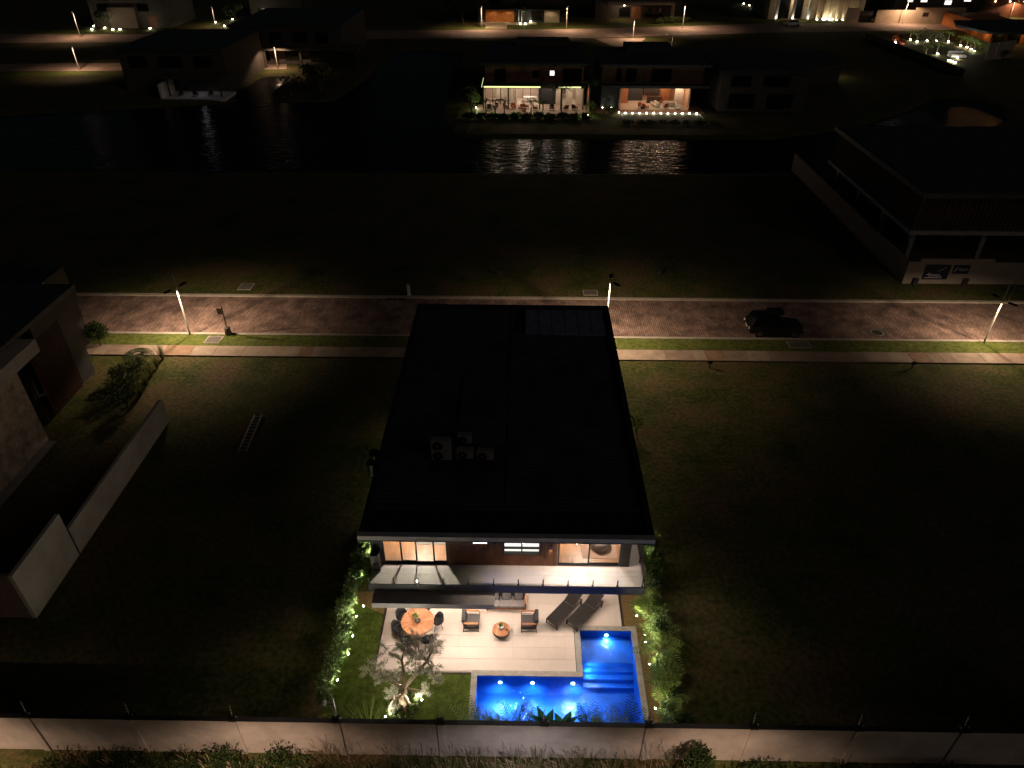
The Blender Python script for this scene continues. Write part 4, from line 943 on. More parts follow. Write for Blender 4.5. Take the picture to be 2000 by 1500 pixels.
# ------------------------------------------------------------------ left neighbour
LH = thing('stone_faced_house', 'dark two storey house with travertine wall, white band and timber screen beside the pale fence', 'house', (-37,33,0)); HL = Vector((-37,33,0))
b0 = P(95,858); XW = b0.x; zt = PY(38,718,b0.y).z; YB = P(28,908).y
def lp(mb, n_, m_, par=None, bevel=0): return mb.build(n_, m_, par or LH, HL, bevel)
lp(MB().box(-46,XW-.4,20.5,33.6,0,6.2).box(-46,XW-3.2,33.7,45.5,0,6.2), 'wall', DARK)
lp(MB().box(XW-.38,XW,b0.y-7.5,b0.y,.0,zt), 'stone_wall', STONE)
e0 = P(62,662,zt+.45)
lp(MB().box(XW-.6,XW+.5,b0.y-8,b0.y+1.8,zt+.02,zt+.85), 'white_band', FENCEW, bevel=.01)
lp(MB().box(-47,XW+.15,26,41.2,6.7,7.0), 'roof', ROOFM)
lp(MB().box(XW-.1,XW+.14,b0.y+2.2,41.1,5.9,6.69), 'fascia', DARK)
x_ = XW-.6; sc_ = lp(MB().box(x_-.15,x_,36.0,39.2,.3,5.6), 'timber_screen', CLAD)
for i in range(16): lp(MB().box(x_+.002,x_+.09,36.05+i*.2,36.15+i*.2,.3,5.6), 'screen_slat', mat('screen_wood',(.06,.024,.014),.6,.3,3), sc_)
lp(MB().box(x_-.1,x_-.02,39.4,41.0,.3,5.6).box(x_-2.6,x_-.2,41.02,41.2,.1,5.8), 'side_wall', DARK)
lp(MB().box(XW-.02,XW+.6,20.8,b0.y-.2,-.05,.06), 'plinth', CONC)
FW = thing('boundary_fence', 'pale plastered boundary wall stepping up to a tall section in the left lot', 'wall', (-22.65,28,0)); FO = Vector((-22.65,28,0))
for a_, b_, z in ((24.62,27.3,1.74),(27.3,30.0,1.74),(30.0,32.8,1.75),(32.8,35.72,1.75)): MB().box(-22.75,-22.56,a_,b_-.004,-.1,z).build('panel', FENCEW, FW, FO)
MB().box(-22.75,-22.55,20.66,24.52,-.1,2.93).build('tall_panel', FENCEW, FW, FO)
MB().box(-22.80,-22.54,24.525,24.615,-.1,1.78).build('joint_post', DARK, FW, FO)
MB().box(-34,-22.77,20.68,20.86,-.1,2.9).build('rear_panel', mat('brown_plaster',(.24,.15,.11),.85,.2), FW, FO)
t = thing('cycad', 'spiky cycad silhouetted before the lit grass of the left neighbour', 'palm', P(275,712))
q = MB()
for i in range(22):
    a_ = i*2*math.pi/22; frond(q, (0,0,.75), (math.cos(a_),math.sin(a_),.75), 1.1, 12, .28, .06, .12, random.Random(i))
q.build('frond', LDARK, t); MB().tube([(0,0,-.05),(0,0,.8)],[.17,.15],10).build('trunk', BARKD, t)
c = P(213,672); shrub(c.x-.4, c.y-.4, 0, 1.7, 2.0, 'dark leafy shrub at the corner of the left neighbour by the kerb', None, 701, LDARK, 1300, .2, .09)
for i, (px, py) in enumerate(((318,702),(308,718),(296,735),(286,752),(276,770))):
    c = P(px, py); blade_plant(c.x, c.y, 'upright ornamental grass along the left neighbour\'s lawn edge', 60, 1.5, .03, LGRASS, 710+i, 'ornamental_grass', .45, .10)['group'] = 'grasses edging the left lot'
for i, (px, py) in enumerate(((240,740),(262,760),(250,790),(225,770),(268,735))):
    c = P(px, py); shrub(c.x, c.y, 0, 1.5, 1.1, 'dark low shrub in the bed behind the left ornamental grasses', 'shrubs of the left front bed', 720+i, LDARK, 420, .18, .07)
# ------------------------------------------------------------------ right neighbour
RH = thing('screened_house', 'dark house under construction wrapped in vertical timber slats behind the wall with blue signs', 'house', (46,70,0)); RO = Vector((46,70,0))
def rp_(mb, n_, m_, par=None, bevel=0): return mb.build(n_, m_, par or RH, RO, bevel)
rp_(MB().box(34.6,58,59.6,81,6.5,6.95), 'roof', ROOFM); rp_(MB().box(34.9,57.7,59.9,80.7,6.951,7.02), 'roof_deck', ROOFM)
rp_(MB().box(34.7,57.8,60.0,80.8,3.0,3.35), 'floor_slab', CONC)
rp_(MB().box(36.2,57.5,62.2,80.4,3.36,6.49), 'upper_wall', mat('brick_brown',(.16,.085,.05),.8,.3,2))
rp_(MB().box(38.3,57.2,66,80,0,2.99), 'ground_wall', DHOUSE)
rr = random.Random(9)
for i in range(56): rp_(MB().box(35.0+i*.4,35.12+i*.4,60.3,60.42,3.36,6.48), 'screen_slat', mat('weathered_slat',(.055,.03,.02),.7,.3,3))
for i in range(48): rp_(MB().box(35.0,35.12,60.8+i*.41,60.92+i*.41,3.36,6.48), 'screen_slat', MT['weathered_slat'])
for x, y in ((35.6,61),(42,61),(50,61),(57,61),(35.6,67),(35.6,73),(35.6,79)): rp_(MB().box(x-.2,x+.2,y-.2,y+.2,0,2.99), 'column', CONC)
RFM = mat('dull_plaster', (.27,.23,.19), .85, .12, .6)
RF = thing('front_wall', 'pale garden wall of the screened house carrying two blue signs', 'wall', (34,57,0)); RFO = Vector((34,57,0))
MB().box(33.4,34.38,56.4,56.6,-.1,2.05).build('low_panel', RFM, RF, RFO); MB().box(34.385,40.7,56.4,56.6,-.1,2.34).build('tall_panel', RFM, RF, RFO); MB().box(40.705,60,56.4,56.6,-.1,2.02).build('low_panel', RFM, RF, RFO)
MB().box(33.4,33.6,56.61,87.6,-.1,2.0).build('side_panel', RFM, RF, RFO)
def sign(x0, x1, z0, z1, lab):
    t = thing('sign_board', lab, 'sign', ((x0+x1)/2,56.37,z0), group='signs on the pale wall')
    MB().box(-(x1-x0)/2,(x1-x0)/2,-.02,.02,0,z1-z0).build('board', mat('navy_board',(.006,.007,.03),.5,.1), t); return t
s1 = sign(34.95,37.1,.44,1.82,'large navy blue sign board with white drawing and lettering lines'); s2 = sign(37.4,38.75,1.0,1.8,'small navy blue sign board reading Itayo')
LET = mat('sign_white',(.62,.60,.66),.6,.03)
def text(body, parent, x, z, size):
    cu = bpy.data.curves.new('lettering','FONT'); cu.body = body; cu.size = size; cu.shear = .2; tmp = bpy.data.objects.new('tmp', cu); COL.objects.link(tmp)
    bpy.context.view_layer.update(); me = bpy.data.meshes.new_from_object(tmp.evaluated_get(bpy.context.evaluated_depsgraph_get())); bpy.data.objects.remove(tmp)
    o = bpy.data.objects.new('lettering', me); COL.objects.link(o); me.materials.append(LET); o.parent = parent; o.rotation_euler = (rad(90),0,0); o.location = (x,-.024,z)
text('Itayo', s2, -.27, .30, .42)
MB().bar((-.55,-.026,.12),(-.36,-.026,.60),.06,.006,(0,1,0)).bar((-.50,-.027,.40),(-.32,-.027,.56),.05,.006,(0,1,0)).build('logo_mark', LET, s2)
for x0, x1, z in ((-.85,.35,.42),(-.6,.5,.30),(-.9,.6,.14),(-.7,-.45,.55)): MB().box(x0,x1,-.026,-.021,z,z+.05).build('printed_line', LET, s1)
MB().bar((.1,-.026,.75),(.75,-.026,1.15),.04,.005,(0,1,0)).build('printed_stroke', LET, s1)
c = P(1970,585); t = thing('bare_sapling', 'bare forked sapling on the verge in front of the pale wall', 'tree', (c.x,c.y,0))
MB().tube([(0,0,-.05),(.05,0,.9),(0,0,1.5)],[.05,.04,.03],7).build('trunk', BARKD, t); MB().tube([(0,0,1.4),(-.3,0,1.9),(-.7,.1,2.2)],[.03,.02,.01],6).build('branch', BARKD, t); MB().tube([(0,0,1.4),(.2,0,1.9),(.45,0,2.5)],[.03,.02,.01],6).build('branch', BARKD, t)
for px, py in ((1785,555),(1882,556)):
    c = P(px,py); t = thing('meter_box', 'small dark meter box standing at the foot of the pale wall', 'box', (c.x,56.2,0), group='meter boxes'); MB().box(-.2,.2,-.12,.12,.0,.55).build('cabinet', DARK, t, bevel=.02); MB().box(-.22,.22,-.14,.14,.55,.58).build('lid', BLACK, t)
# ------------------------------------------------------------------ far roads
def strip(name, pairs, m_, z=.012):
    q = MB()
    for (x, ya, yb_) in pairs:
        a = P(x, ya, z); b_ = P(x, yb_, z); q.v += [tuple(a), tuple(b_)]
    for i in range(len(pairs)-1): q.f.append((2*i, 2*i+1, 2*i+3, 2*i+2))
    return struct(q.build(name, m_))
strip('road', [(-150,65,86),(0,66,84),(280,67,82),(500,63,79),(700,60,76),(940,58,74),(1150,56,74),(1500,46,64),(1880,43,58),(2100,42,54)], FARROAD)
strip('road', [(-60,126,141),(50,124,139),(280,123,138),(420,120,136),(560,118,135)], FARROAD)
q = MB(); q.quad(P(1160,74.5,.016),P(1200,92,.016),P(1215,103,.016),P(1245,103,.016),P(1238,92,.016),P(1262,74.5,.016)); struct(q.build('road', FARROAD))
strip('verge', [(700,54,59.5),(940,52,57.5),(1150,50,55.5),(1500,40,45.5),(1600,39,45)], VERGE, .02)
strip('verge', [(0,58,65.5),(150,59,66.5),(240,58,66.5)], VERGE, .02)
strip('verge', [(0,141,149),(280,139,147)], VERGE, .02)
strip('driveway', [(948,45,55),(990,45,56.5)], DHOUSE2, .03)
FL = [(157,72,5.4,'slender street lamp by the far upper road beside the garden lit house'),(155,137,4.4,'slender street lamp on the short lower road left of the dark houses'),(421,50,4.4,'slender street lamp beside the lit shrubs behind the dark houses'),
      (543,135,4.4,'street lamp at the water end of the short lower road'),(941,56,5.2,'street lamp before the orange garage door'),(1106,58,5.4,'street lamp on the far road between garage and portico house'),(1333,54,5.5,'street lamp on the far road right of the portico house'),
      (1310,104,3.6,'short street lamp behind the dark roof of the house with the glowing plunge pool'),(1236,75,4.2,'street lamp at the corner of the side road before the portico house'),(1762,47,5.4,'street lamp against the long beige wall'),(1972,34,4.2,'street lamp beyond the orange lit house')]
for px, py, h_, lab in FL:
    c = P(px, py); e = {157:1900,155:1500,421:700,543:1700,941:3200,1106:2800,1333:3400,1310:200,1236:2400,1762:3600,1972:2000}[px]
    street_lamp(c.x, c.y, lab, h_, None, ((.3 if px != 1310 else -1,-1 if px != 1310 else .3),), e*.8, (1,.66,.42), reach=.9, group='far street lamps', thick=1.1, spot=150, ls=.08)
c = P(690,103); street_lamp(c.x, c.y, 'thin unlit pole leaning beside the dark water inlet', 3.6, None, ((0,1),), 4, reach=.4, group='far street lamps')
# ------------------------------------------------------------------ block house builder
def block(name, label, x0, x1, y0, y1, h_, wall, roofm, wins=(), door=None, upper=None, winmat=CARG, ov=.3):
    o_ = Vector(((x0+x1)/2, (y0+y1)/2, 0)); t = thing(name, label, 'house', o_)
    MB().box(x0,x1,y0,y1,-.05,h_).build('wall', wall, t, o_)
    MB().box(x0-ov,x1+ov,y0-ov,y1+ov,h_,h_+.35).build('roof', roofm, t, o_)
    MB().box(x0-ov+.3,x1+ov-.3,y0-ov+.3,y1+ov-.3,h_+.351,h_+.42).build('roof_deck', roofm, t, o_)
    for (a, b_, z0, z1, *mm) in wins:
        w_ = MB().box(a,b_,y0-.06,y0+.02,z0,z1).build('window', BLACK, t, o_); MB().box(a+.1,b_-.1,y0-.08,y0-.062,z0+.1,z1-.1).build('pane', mm[0] if mm else winmat, w_, o_)
    if door: MB().box(door[0],door[1],y0-.08,y0+.02,0,door[2]).build('door', door[3], t, o_)
    return t, o_
# dark houses across the water, left
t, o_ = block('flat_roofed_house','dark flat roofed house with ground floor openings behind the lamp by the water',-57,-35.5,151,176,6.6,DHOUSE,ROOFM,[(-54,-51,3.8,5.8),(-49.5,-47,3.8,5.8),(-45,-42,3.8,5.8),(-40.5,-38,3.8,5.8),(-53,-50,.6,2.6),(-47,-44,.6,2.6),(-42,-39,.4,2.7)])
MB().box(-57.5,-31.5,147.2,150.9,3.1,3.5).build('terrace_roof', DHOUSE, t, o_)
for x in (-56.8,-50,-43,-36.5,-32.2): MB().box(x-.2,x+.2,147.5,147.9,0,3.09).build('column', DHOUSE, t, o_)
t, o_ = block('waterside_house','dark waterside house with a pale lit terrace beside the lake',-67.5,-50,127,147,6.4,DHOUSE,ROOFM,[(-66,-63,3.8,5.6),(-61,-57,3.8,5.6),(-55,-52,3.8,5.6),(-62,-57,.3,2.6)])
MB().box(-59.5,-49.0,121.6,126.98,-.3,.12).build('terrace', WHITE, t, o_); MB().box(-59.6,-59.3,121.6,126.98,.121,2.3).build('screen_wall', WHITE, t, o_); MB().box(-60,-49.5,122.8,126.98,2.9,3.15).build('terrace_roof', DHOUSE, t, o_)
for x in (-58.6,-50): MB().box(x-.12,x+.12,123,123.24,.121,2.89).build('column', DHOUSE, t, o_)
lamp('terrace_glow','SPOT',Vector((-54,124.5,2.8))-o_,13,(.85,.85,1),t,.1,Vector((-54,123.4,0))-o_,150,.3)
for i, x in enumerate((-57,-54.5,-52)):
    copy_tree(A1, (x,123.6,.12), rad(180*(i%2)), 'armchair on the pale terrace of the dark waterside house')['group'] = 'chairs on the waterside terrace'
# ------------------------------------------------------------------ house A : brick house with LED line
A = Vector((1.5,125,0)); HA = thing('brick_house','brick house across the lake with green yellow light line over a bright furnished terrace','house',A)
def ap(mb, n_, m_, par=None): return mb.build(n_, m_, par or HA, A)
ap(MB().box(-7.2,10.2,113.3,119,-.35,.10), 'terrace', mat('pink_tile',(.50,.36,.29),.6,.1))
ap(MB().box(-6.3,9.7,115.9,137,3.25,3.55), 'terrace_roof', DHOUSE)
ap(MB().box(-6.0,2.75,115.84,115.898,3.35,3.52).box(-6.36,-6.302,115.9,122,3.35,3.52), 'led_strip', EM_LED); ap(MB().box(5.5,9.0,115.84,115.898,3.35,3.52), 'led_strip', EM_LED)
ap(MB().box(-5.9,9.5,118.2,136.5,3.56,6.2), 'upper_wall', BRICKR); ap(MB().box(-6.3,9.9,117.6,137,6.2,6.5), 'roof', ROOFM); ap(MB().box(-1,8,133,137,6.51,7.3), 'roof_tank', DHOUSE)
for a_, b_, z0, z1, mm in ((-4.3,-2.6,3.7,5.6,CARG),(1.6,2.6,4.3,5.4,CARG),(4.15,5.0,4.6,5.45,EM_WIN),(6.3,9.2,3.7,5.7,CARG)):
    w_ = ap(MB().box(a_,b_,118.12,118.21,z0,z1),'window',BLACK); ap(MB().box(a_+.08,b_-.08,118.09,118.119,z0+.08,z1-.08),'pane',mm,w_)
ap(MB().box(-6.2,-6.0,118.5,136,.1,3.24).box(9.4,9.6,118.5,136,.1,3.24).box(-5.99,9.39,123.8,124,.1,3.24), 'ground_wall', mat('pink_wall',(.55,.45,.38),.8,.1))
ap(MB().box(2.6,2.8,119.4,123.7,.1,3.24).box(2.8,5.6,119.3,119.5,.1,3.24), 'inner_wall', DARK)
ap(MB().box(-5.9,9.3,118.9,123.7,.102,.115), 'floor', CREAM)
for i in range(8):
    x = -5.95+i*1.2
    if x < 2.4: ap(MB().box(x-.04,x+.04,118.8,118.9,.1,3.24),'door_frame',BLACK)
for x in (-3.4,-1.6): ap(MB().box(x-.75,x+.75,119.2,119.26,.12,3.1),'curtain',CREAM)
for x in (5.8,7.4,9.0): ap(MB().box(x-.5,x+.5,118.9,118.98,.12,3.0),'curtain',CREAM)
for x in (-6.1,-2.2,2.7,6,9.5): ap(MB().box(x-.09,x+.09,116.0,116.18,.1,3.24),'column',BLACK)
for x, y, z, e in ((-4,117.2,3.1,120),(0,117.2,3.1,150),(4,117.2,3.1,110),(7.8,117.2,3.1,100),(-3.5,121,3.0,120),(1,121,3.0,260),(7.5,121,3,120)):
    ap(MB().cyl((x,y),.12,z+.04,z+.12,10),'downlight',EM_DOWN); lamp('terrace_light','POINT',Vector((x,y,z-.1))-A,e,(1,.76,.58),HA,.1)
ap(MB().box(8.6,10.6,112.9,119,-.3,.04).box(10.3,10.5,116,134,0,3.4), 'side_wall', TERRA)
FG = 'terrace furniture across the lake'
q = make_armchair((-1.4,116.4,.1), rad(20), 'rust coloured armchair on the terrace of the brick house', FG)
for ch in q.children:
    if 'cushion' in ch.name: ch.data = ch.data.copy(); ch.data.materials[0] = RUST
for x, y, r_ in ((-.2,115.6,-30),(.6,116.8,100),(-2.6,116.6,60)): copy_tree(q,(x,y,.1),rad(r_))
for x, y, r_ in ((-5.2,115.4,10),(-4.3,116.4,-50),(2.0,115.6,90),(4.6,115.7,0),(6.8,115.6,200),(8.2,116,140)): copy_tree(A1,(x,y,.1),rad(r_),'grey armchair on the terrace of the brick house')['group'] = FG
t = thing('dining_table','long white dining table inside the brick house','table',(1.2,121,.12)); MB().box(-1.1,1.1,-.5,.5,.70,.76).build('top', WHITE, t)
for x in (-.9,.9):
    for y in (-.4,.4): MB().box(x-.04,x+.04,y-.04,y+.04,0,.70).build('leg', WHITE, t)
t = thing('terrace_planter','terracotta planter pot on the terrace of the brick house','pot',(.3,114.4,.1)); MB().lathe((0,0),[(0,.6),(.3,.6),(.35,.55),(.26,0),(0,0)],14).build('pot', TERRA, t); m_ = MB(); foliage(m_,(0,0,.8),(.3,.3,.25),60,.2,.08,random.Random(2)); m_.build('foliage', LDARK, t)
def palm_tree(x, y, h_, label, group, seed, nf=20, L=1.5, z=0., leaf=LDARK):
    rr = random.Random(seed); t = thing('palm_tree', label, 'palm', (x,y,z), group=group); m_ = MB()
    MB().tube([(0,0,-.3),(rr.uniform(-.1,.1),0,h_*.5),(0,0,h_)],[.14,.10,.08],8).build('trunk', BARKD, t)
    for i in range(nf):
        a_ = i*2.4; frond(m_,(0,0,h_),(math.cos(a_),math.sin(a_),rr.uniform(.1,1.2)),L*rr.uniform(.8,1.1),9,L*.32,.07,.16,rr)
    m_.build('crown', leaf, t); return t
for i, px in enumerate((949,968,985,1038,1060)): 
    c = P(px,224); palm_tree(c.x, 112.6, 2.1, 'small palm silhouetted against the bright terrace of the brick house', 'small palms at the brick house', 800+i, 16, .95)
palm_tree(5.9,112.4,3.9,'tall dark palm in front of the right half of the brick house terrace',None,810,26,1.7); palm_tree(10.2,113.5,4.4,'tall dark palm between the two lit houses across the lake',None,811,26,1.8); palm_tree(-7.9,114.5,3.4,'slanting palm at the left corner of the brick house',None,812,22,1.5)
for i in range(11):
    shrub(-8+i*1.75, 110.6+rnd.uniform(-.4,.4), -.1, 2.0, .75, 'dark shore shrub below the terrace of the brick house','shore shrubs of the brick house', 820+i, LDARK, 460, .34, .16)
SG = 'shore garden spotlights'
def far_spot(x, y, e, label, col=(.9,1,.55), z=0, aim=(0,.6,1), group=SG, cat='spotlight', r_=.05):
    t = thing('garden_spotlight', label, cat, (x,y,z), group=group); MB().cyl((0,0),.05,-.05,.22,8).build('stake', BLACK, t); MB().lathe((0,0),[(0,.24),(r_,.27),(r_,.36),(0,.40)],10).build('lens', EM_SPOT, t)
    lamp('garden_light','POINT',(0,-.05,.65),e,col,t,.03); return t
for i, (px, py) in enumerate(((938,178),(940,228),(965,231),(1008,228),(1052,226),(1138,226),(1142,205))):
    c = P(px,py); far_spot(c.x, min(c.y,112.2) if py > 200 else 116, 22, 'garden spotlight among the shrubs below the brick house', (.75,1,.4))
shrub(-7.6,116.6,0,2.0,2.2,'green lit shrub at the left end of the brick house terrace',None,840,LSHRUB,700,.3,.14); shrub(10.6,114.6,0,1.6,1.6,'green lit shrub at the right end of the brick house terrace',None,841,LSHRUB,500,.3,.14)
# ------------------------------------------------------------------ house B : open living room and glowing plunge pool
Bo = Vector((20,124,0)); HB = thing('lakeside_house','dark roofed lakeside house with open warm lit living room above a glowing plunge pool','house',Bo)
def bp_(mb, n_, m_, par=None): return mb.build(n_, m_, par or HB, Bo)
bp_(MB().box(11.6,28.2,114.2,131,-.4,.08), 'terrace', mat('wood_deck',(.34,.17,.10),.6,.3,1.5))
bp_(MB().box(12.2,28.8,116.0,132,3.3,3.7), 'floor_slab', DARK); bp_(MB().box(12.4,28,117.4,131,3.71,6.2), 'upper_wall', mat('brick_brown',(.16,.085,.05))); bp_(MB().box(11.8,29,116.8,132,6.2,6.55), 'roof', ROOFM); bp_(MB().box(17,24.5,127,132,6.56,7.4), 'roof_tank', ROOFM)
for a_, b_ in ((14.5,15.3),(16,17.6),(20,23)):
    w_ = bp_(MB().box(a_,b_,117.32,117.41,4.0,5.8),'window',BLACK); bp_(MB().box(a_+.1,b_-.1,117.29,117.319,4.1,5.7),'pane',CARG,w_)
bp_(MB().box(15.2,15.4,116.3,123,.1,3.29).box(25.9,26.1,116.3,123,.1,3.29).box(15.41,25.89,122.8,123,.1,3.29), 'living_room_wall', mat('warm_wall',(.50,.30,.20),.8,.15))
bp_(MB().box(15.41,25.89,116.2,122.79,.085,.10), 'living_room_floor', mat('pale_stone_floor',(.58,.45,.36),.4,.1))
bp_(MB().box(15.45,17.0,120.5,122.7,.1,3.2), 'timber_core', WOOD); bp_(MB().box(24.2,25.6,119.0,119.06,.12,3.1), 'curtain', CREAM)
for a_, b_, z0, z1, m_ in ((17.2,19.6,.1,2.3,DARK),(19.8,22.4,1.0,2.4,BRONZE),(22.6,24.0,.1,2.6,WOOD)): bp_(MB().box(a_,b_,122.2,122.78,z0,z1),'cabinet',m_)
bp_(MB().box(20.2,22.6,120.6,121.2,.1,1.0),'kitchen_island',BRONZE)
bp_(MB().box(12.4,15.1,117.6,117.8,.08,3.29), 'side_screen', DARK)
for x, y, e in ((17.2,118.2,130),(20,118.2,170),(23,118.2,170),(25,118.2,110),(18.5,121,150),(22.5,121.5,190)):
    bp_(MB().cyl((x,y),.12,3.2,3.28,10),'downlight',EM_DOWN); lamp('room_light','POINT',Vector((x,y,3.0))-Bo,e*.75,(1,.66,.42),HB,.1)
FB = 'living room furniture across the lake'
sofaB = [o for o in COL.objects if o.name.startswith('outdoor_sofa')][0]
sb = copy_tree(sofaB,(21.2,118.3,.1),rad(-70),'pale corner sofa in the open living room by the plunge pool'); sb['group'] = FB
for ch in sb.children:
    ch.data = ch.data.copy()
    if ch.data.materials: ch.data.materials[0] = CREAM
s2_ = copy_tree(sb,(23.4,118.6,.1),rad(170),'pale sofa facing the lake in the open living room'); s3_ = copy_tree(sb,(24.6,117.4,.1),rad(80),'pale sofa at the curtain end of the open living room')
for x, y, r_ in ((18.8,117.4,40),(19.4,116.8,120),(22.6,117.0,200),(22.6,120.5,0)):
    a_ = copy_tree(q,(x,y,.1),rad(r_),'brown armchair in the open living room by the plunge pool'); a_['group'] = FB
t = thing('round_table','dark round coffee table in the open living room','table',(19.0,117.0,.1)); MB().cyl((0,0),.55,.34,.40,20).build('top', BRONZE, t); MB().cyl((0,0),.25,0,.34,14).build('base', BLACK, t)
t = thing('rug','pale rug under the sofas of the open living room','rug',(22.5,117.8,.102)); MB().box(-1.8,1.8,-1.2,1.2,0,.012).build('weave', CREAM, t); MB().box(-1.85,1.85,-1.25,-1.2,0,.010).build('fringe', FAB2, t)
lpo = Vector((21.6,113.4,0)); lap = thing('plunge_pool','narrow glowing plunge pool edged with a row of lamps at the lakeside house','pool',lpo)
a_ = [PY(1221,223,113.0).x, PY(1361,220,113.0).x]
MB().box(15.4,27.3,111.1,111.3,-.6,.0).box(15.4,27.3,113.9,114.15,-.6,.14).box(15.2,15.39,111.1,114.15,-.6,.05).box(27.31,27.5,111.1,114.15,-.6,.05).build('rim', CONC, lap, lpo)
MB().box(15.4,27.3,111.31,113.89,-.6,-.5).build('floor', mat('pale_pool_tile',(.45,.70,.72),.4,.1,2), lap, lpo); MB().quad((15.4,111.31,-.02),(27.3,111.31,-.02),(27.3,113.89,-.02),(15.4,113.89,-.02)).build('water', glassy('plunge_water',(.85,1,1),1.33,0,(3,.2,.03)), lap, lpo)
for i in range(11):
    x = 15.9+i*1.1; MB().lathe((x,113.86),[(0,.10),(.07,.12),(.07,.22),(0,.25)],10).build('edge_lamp', EM_SPOT, lap, lpo)
    if i % 2 == 0: lamp('edge_light','POINT',Vector((x,113.6,.25))-lpo,14,(.95,.98,.9),lap,.06)
for x in (17,20,23,26): lamp('pool_glow','POINT',Vector((x,112.7,-.25))-lpo,55,(.6,1,1),lap,.05)
for i, x in enumerate((12.7,14.1)):
    t = thing('wall_uplight','floor uplight washing the dark side screen of the lakeside house','uplight',(x,117.25,.08),group='uplights of the lakeside house'); MB().cyl((0,0),.1,0,.06,12).build('housing', BLACK, t); MB().cyl((0,0),.08,.061,.075,12).build('lens', EM_SPOT, t); lamp('uplight_beam','SPOT',(0,0,.1),40,(1,.9,.8),t,.04,(0,.05,3),50,.5)
c = P(1178,215); palm_tree(12.6,113.2,2.6,'spindly palm before the side screen of the lakeside house',None,850,14,1.2); far_spot(14.9,113.6,10,'spotlight at the left end of the glowing plunge pool',(1,.8,.6)); shrub(13.6,112.9,-.1,2.0,1.2,'dark shrub at the left of the plunge pool',None,852,LDARK,300,.3,.12)
for i in range(8): shrub(15.5+i*1.8, 108.2, -.1, 2.0, .45, 'dark shore shrub below the glowing plunge pool','shore shrubs of the lakeside house', 860+i, LDARK, 220, .3, .14)
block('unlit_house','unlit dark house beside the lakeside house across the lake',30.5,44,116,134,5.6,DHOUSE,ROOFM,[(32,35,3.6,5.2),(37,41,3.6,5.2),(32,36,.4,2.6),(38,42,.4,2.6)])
# ------------------------------------------------------------------ houses along the far road
def far_tree(x, y, h_, w_, label, seed, leaf=LDARK, group='trees by the far road', n=700):
    rr = random.Random(seed); t = thing('broadleaf_tree', label, 'tree', (x,y,0), group=group); s = MB(); m_ = MB()
    s.tube([(0,0,-.1),(rr.uniform(-.2,.2),0,h_*.3),(0,0,h_*.5)],[.22,.16,.12],7)
    for i in range(7):
        a = rr.uniform(0,6.28); tip = Vector((math.cos(a)*w_*.32,math.sin(a)*w_*.32,h_*rr.uniform(.55,.85))); s.tube([(0,0,h_*.4),tip],[.10,.04],5); foliage(m_,tip,(w_*.26,w_*.26,h_*.18),n//7,.42,.2,rr,.3)
    s.build('trunk', BARKD, t); m_.build('crown', leaf, t); return t
y = 192
t, o_ = block('garden_lit_house','house on the far upper road with warm lit wall and garden lamps',-108,-88.5,196,212,6.2,DHOUSE,ROOFM,[(-106,-103,3.6,5.4),(-96,-93,3.6,5.4)],(-94,-91.8,2.5,CLAD))
MB().box(-103.2,-96.6,195.2,195.9,0,4.6).build('entrance_wall', mat('brown_render',(.20,.14,.10),.8,.15), t, o_)
for i, (px, py) in enumerate(((180,60),(184,53),(205,57),(221,60),(235,60),(294,58),(318,40))): c = P(px,py); far_spot(c.x,c.y,10 if px != 318 else 30,'garden lamp in front of the warm lit wall on the far upper road',(1,.75,.4),group='garden lamps of the garden lit house',r_=.22)
for i, (px, py) in enumerate(((337,17),(343,18),(421,46),(439,53),(454,40),(476,44),(488,43))): c = P(px,py); far_spot(c.x,c.y,26,'garden lamp between dark trees behind the dark houses',(.9,1,.6),group='garden lamps behind the dark houses',r_=.18)
for i, (px, py) in enumerate(((205,60),(330,40),(455,48),(500,30),(370,30))): c = P(px,py); far_tree(c.x,c.y+2,4.5,4.5,'dark tree beside the garden lamps on the far side',900+i)
t, o_ = block('white_gabled_house','pale house behind the lit shrubs at the back of the dark houses',-74,-60,214,226,5,DHOUSE,ROOFM,[(-72,-69,1,2.4),(-66,-63,1,2.4)]); lamp('porch_light','POINT',Vector((-70,212,2.2))-o_,25,WARM,t,.1)
t, o_ = block('garage_house','house with wide orange timber garage door and pale lit driveway','-' and -12,12,208.5,222,6,DARK,ROOFM,[(2,5,.4,2.6,CARG),(-9,-6,3.8,5.4)],(-10.0,-2.4,2.9,ORANGE))
MB().box(-11.5,12,205.8,208.4,3.1,3.4).build('porch_roof', DARK, t, o_); MB().box(5.5,9.5,208.2,208.45,.0,3.0).build('stone_panel', DHOUSE2, t, o_); MB().box(-11.4,3.5,203.9,208.4,-.05,.03).build('forecourt', DHOUSE2, t, o_)
for x in (-8,-4,0,7): lamp('porch_light','SPOT',Vector((x,206.5,3.05))-o_,170,(1,.75,.45),t,.08,Vector((x,206.9,0))-o_,140,.3); MB().cyl((x,206.5),.12,3.06,3.09,10).build('downlight', EM_DOWN, t, o_)
for x in (-1.2,-.4): MB().box(x-.12,x+.12,206,206.24,0,3.09).build('column', GALV, t, o_)
t = thing('planter','pale pot plant beside the orange garage door','pot',(-10.9,207,.03)); MB().lathe((0,0),[(0,.7),(.35,.7),(.4,.6),(.28,0),(0,0)],12).build('pot', CERAM, t); m_ = MB(); foliage(m_,(0,0,1),(.4,.4,.35),80,.3,.12,random.Random(4)); m_.build('foliage', LDARK, t)
for i, (px, py, w_) in enumerate(((1022,44,3.5),(1010,30,4),(905,45,4.5),(885,40,5))): c = P(px,py); far_tree(c.x,c.y,5,w_,'tree flanking the orange garage door house',920+i,LDARK,'trees at the garage house')
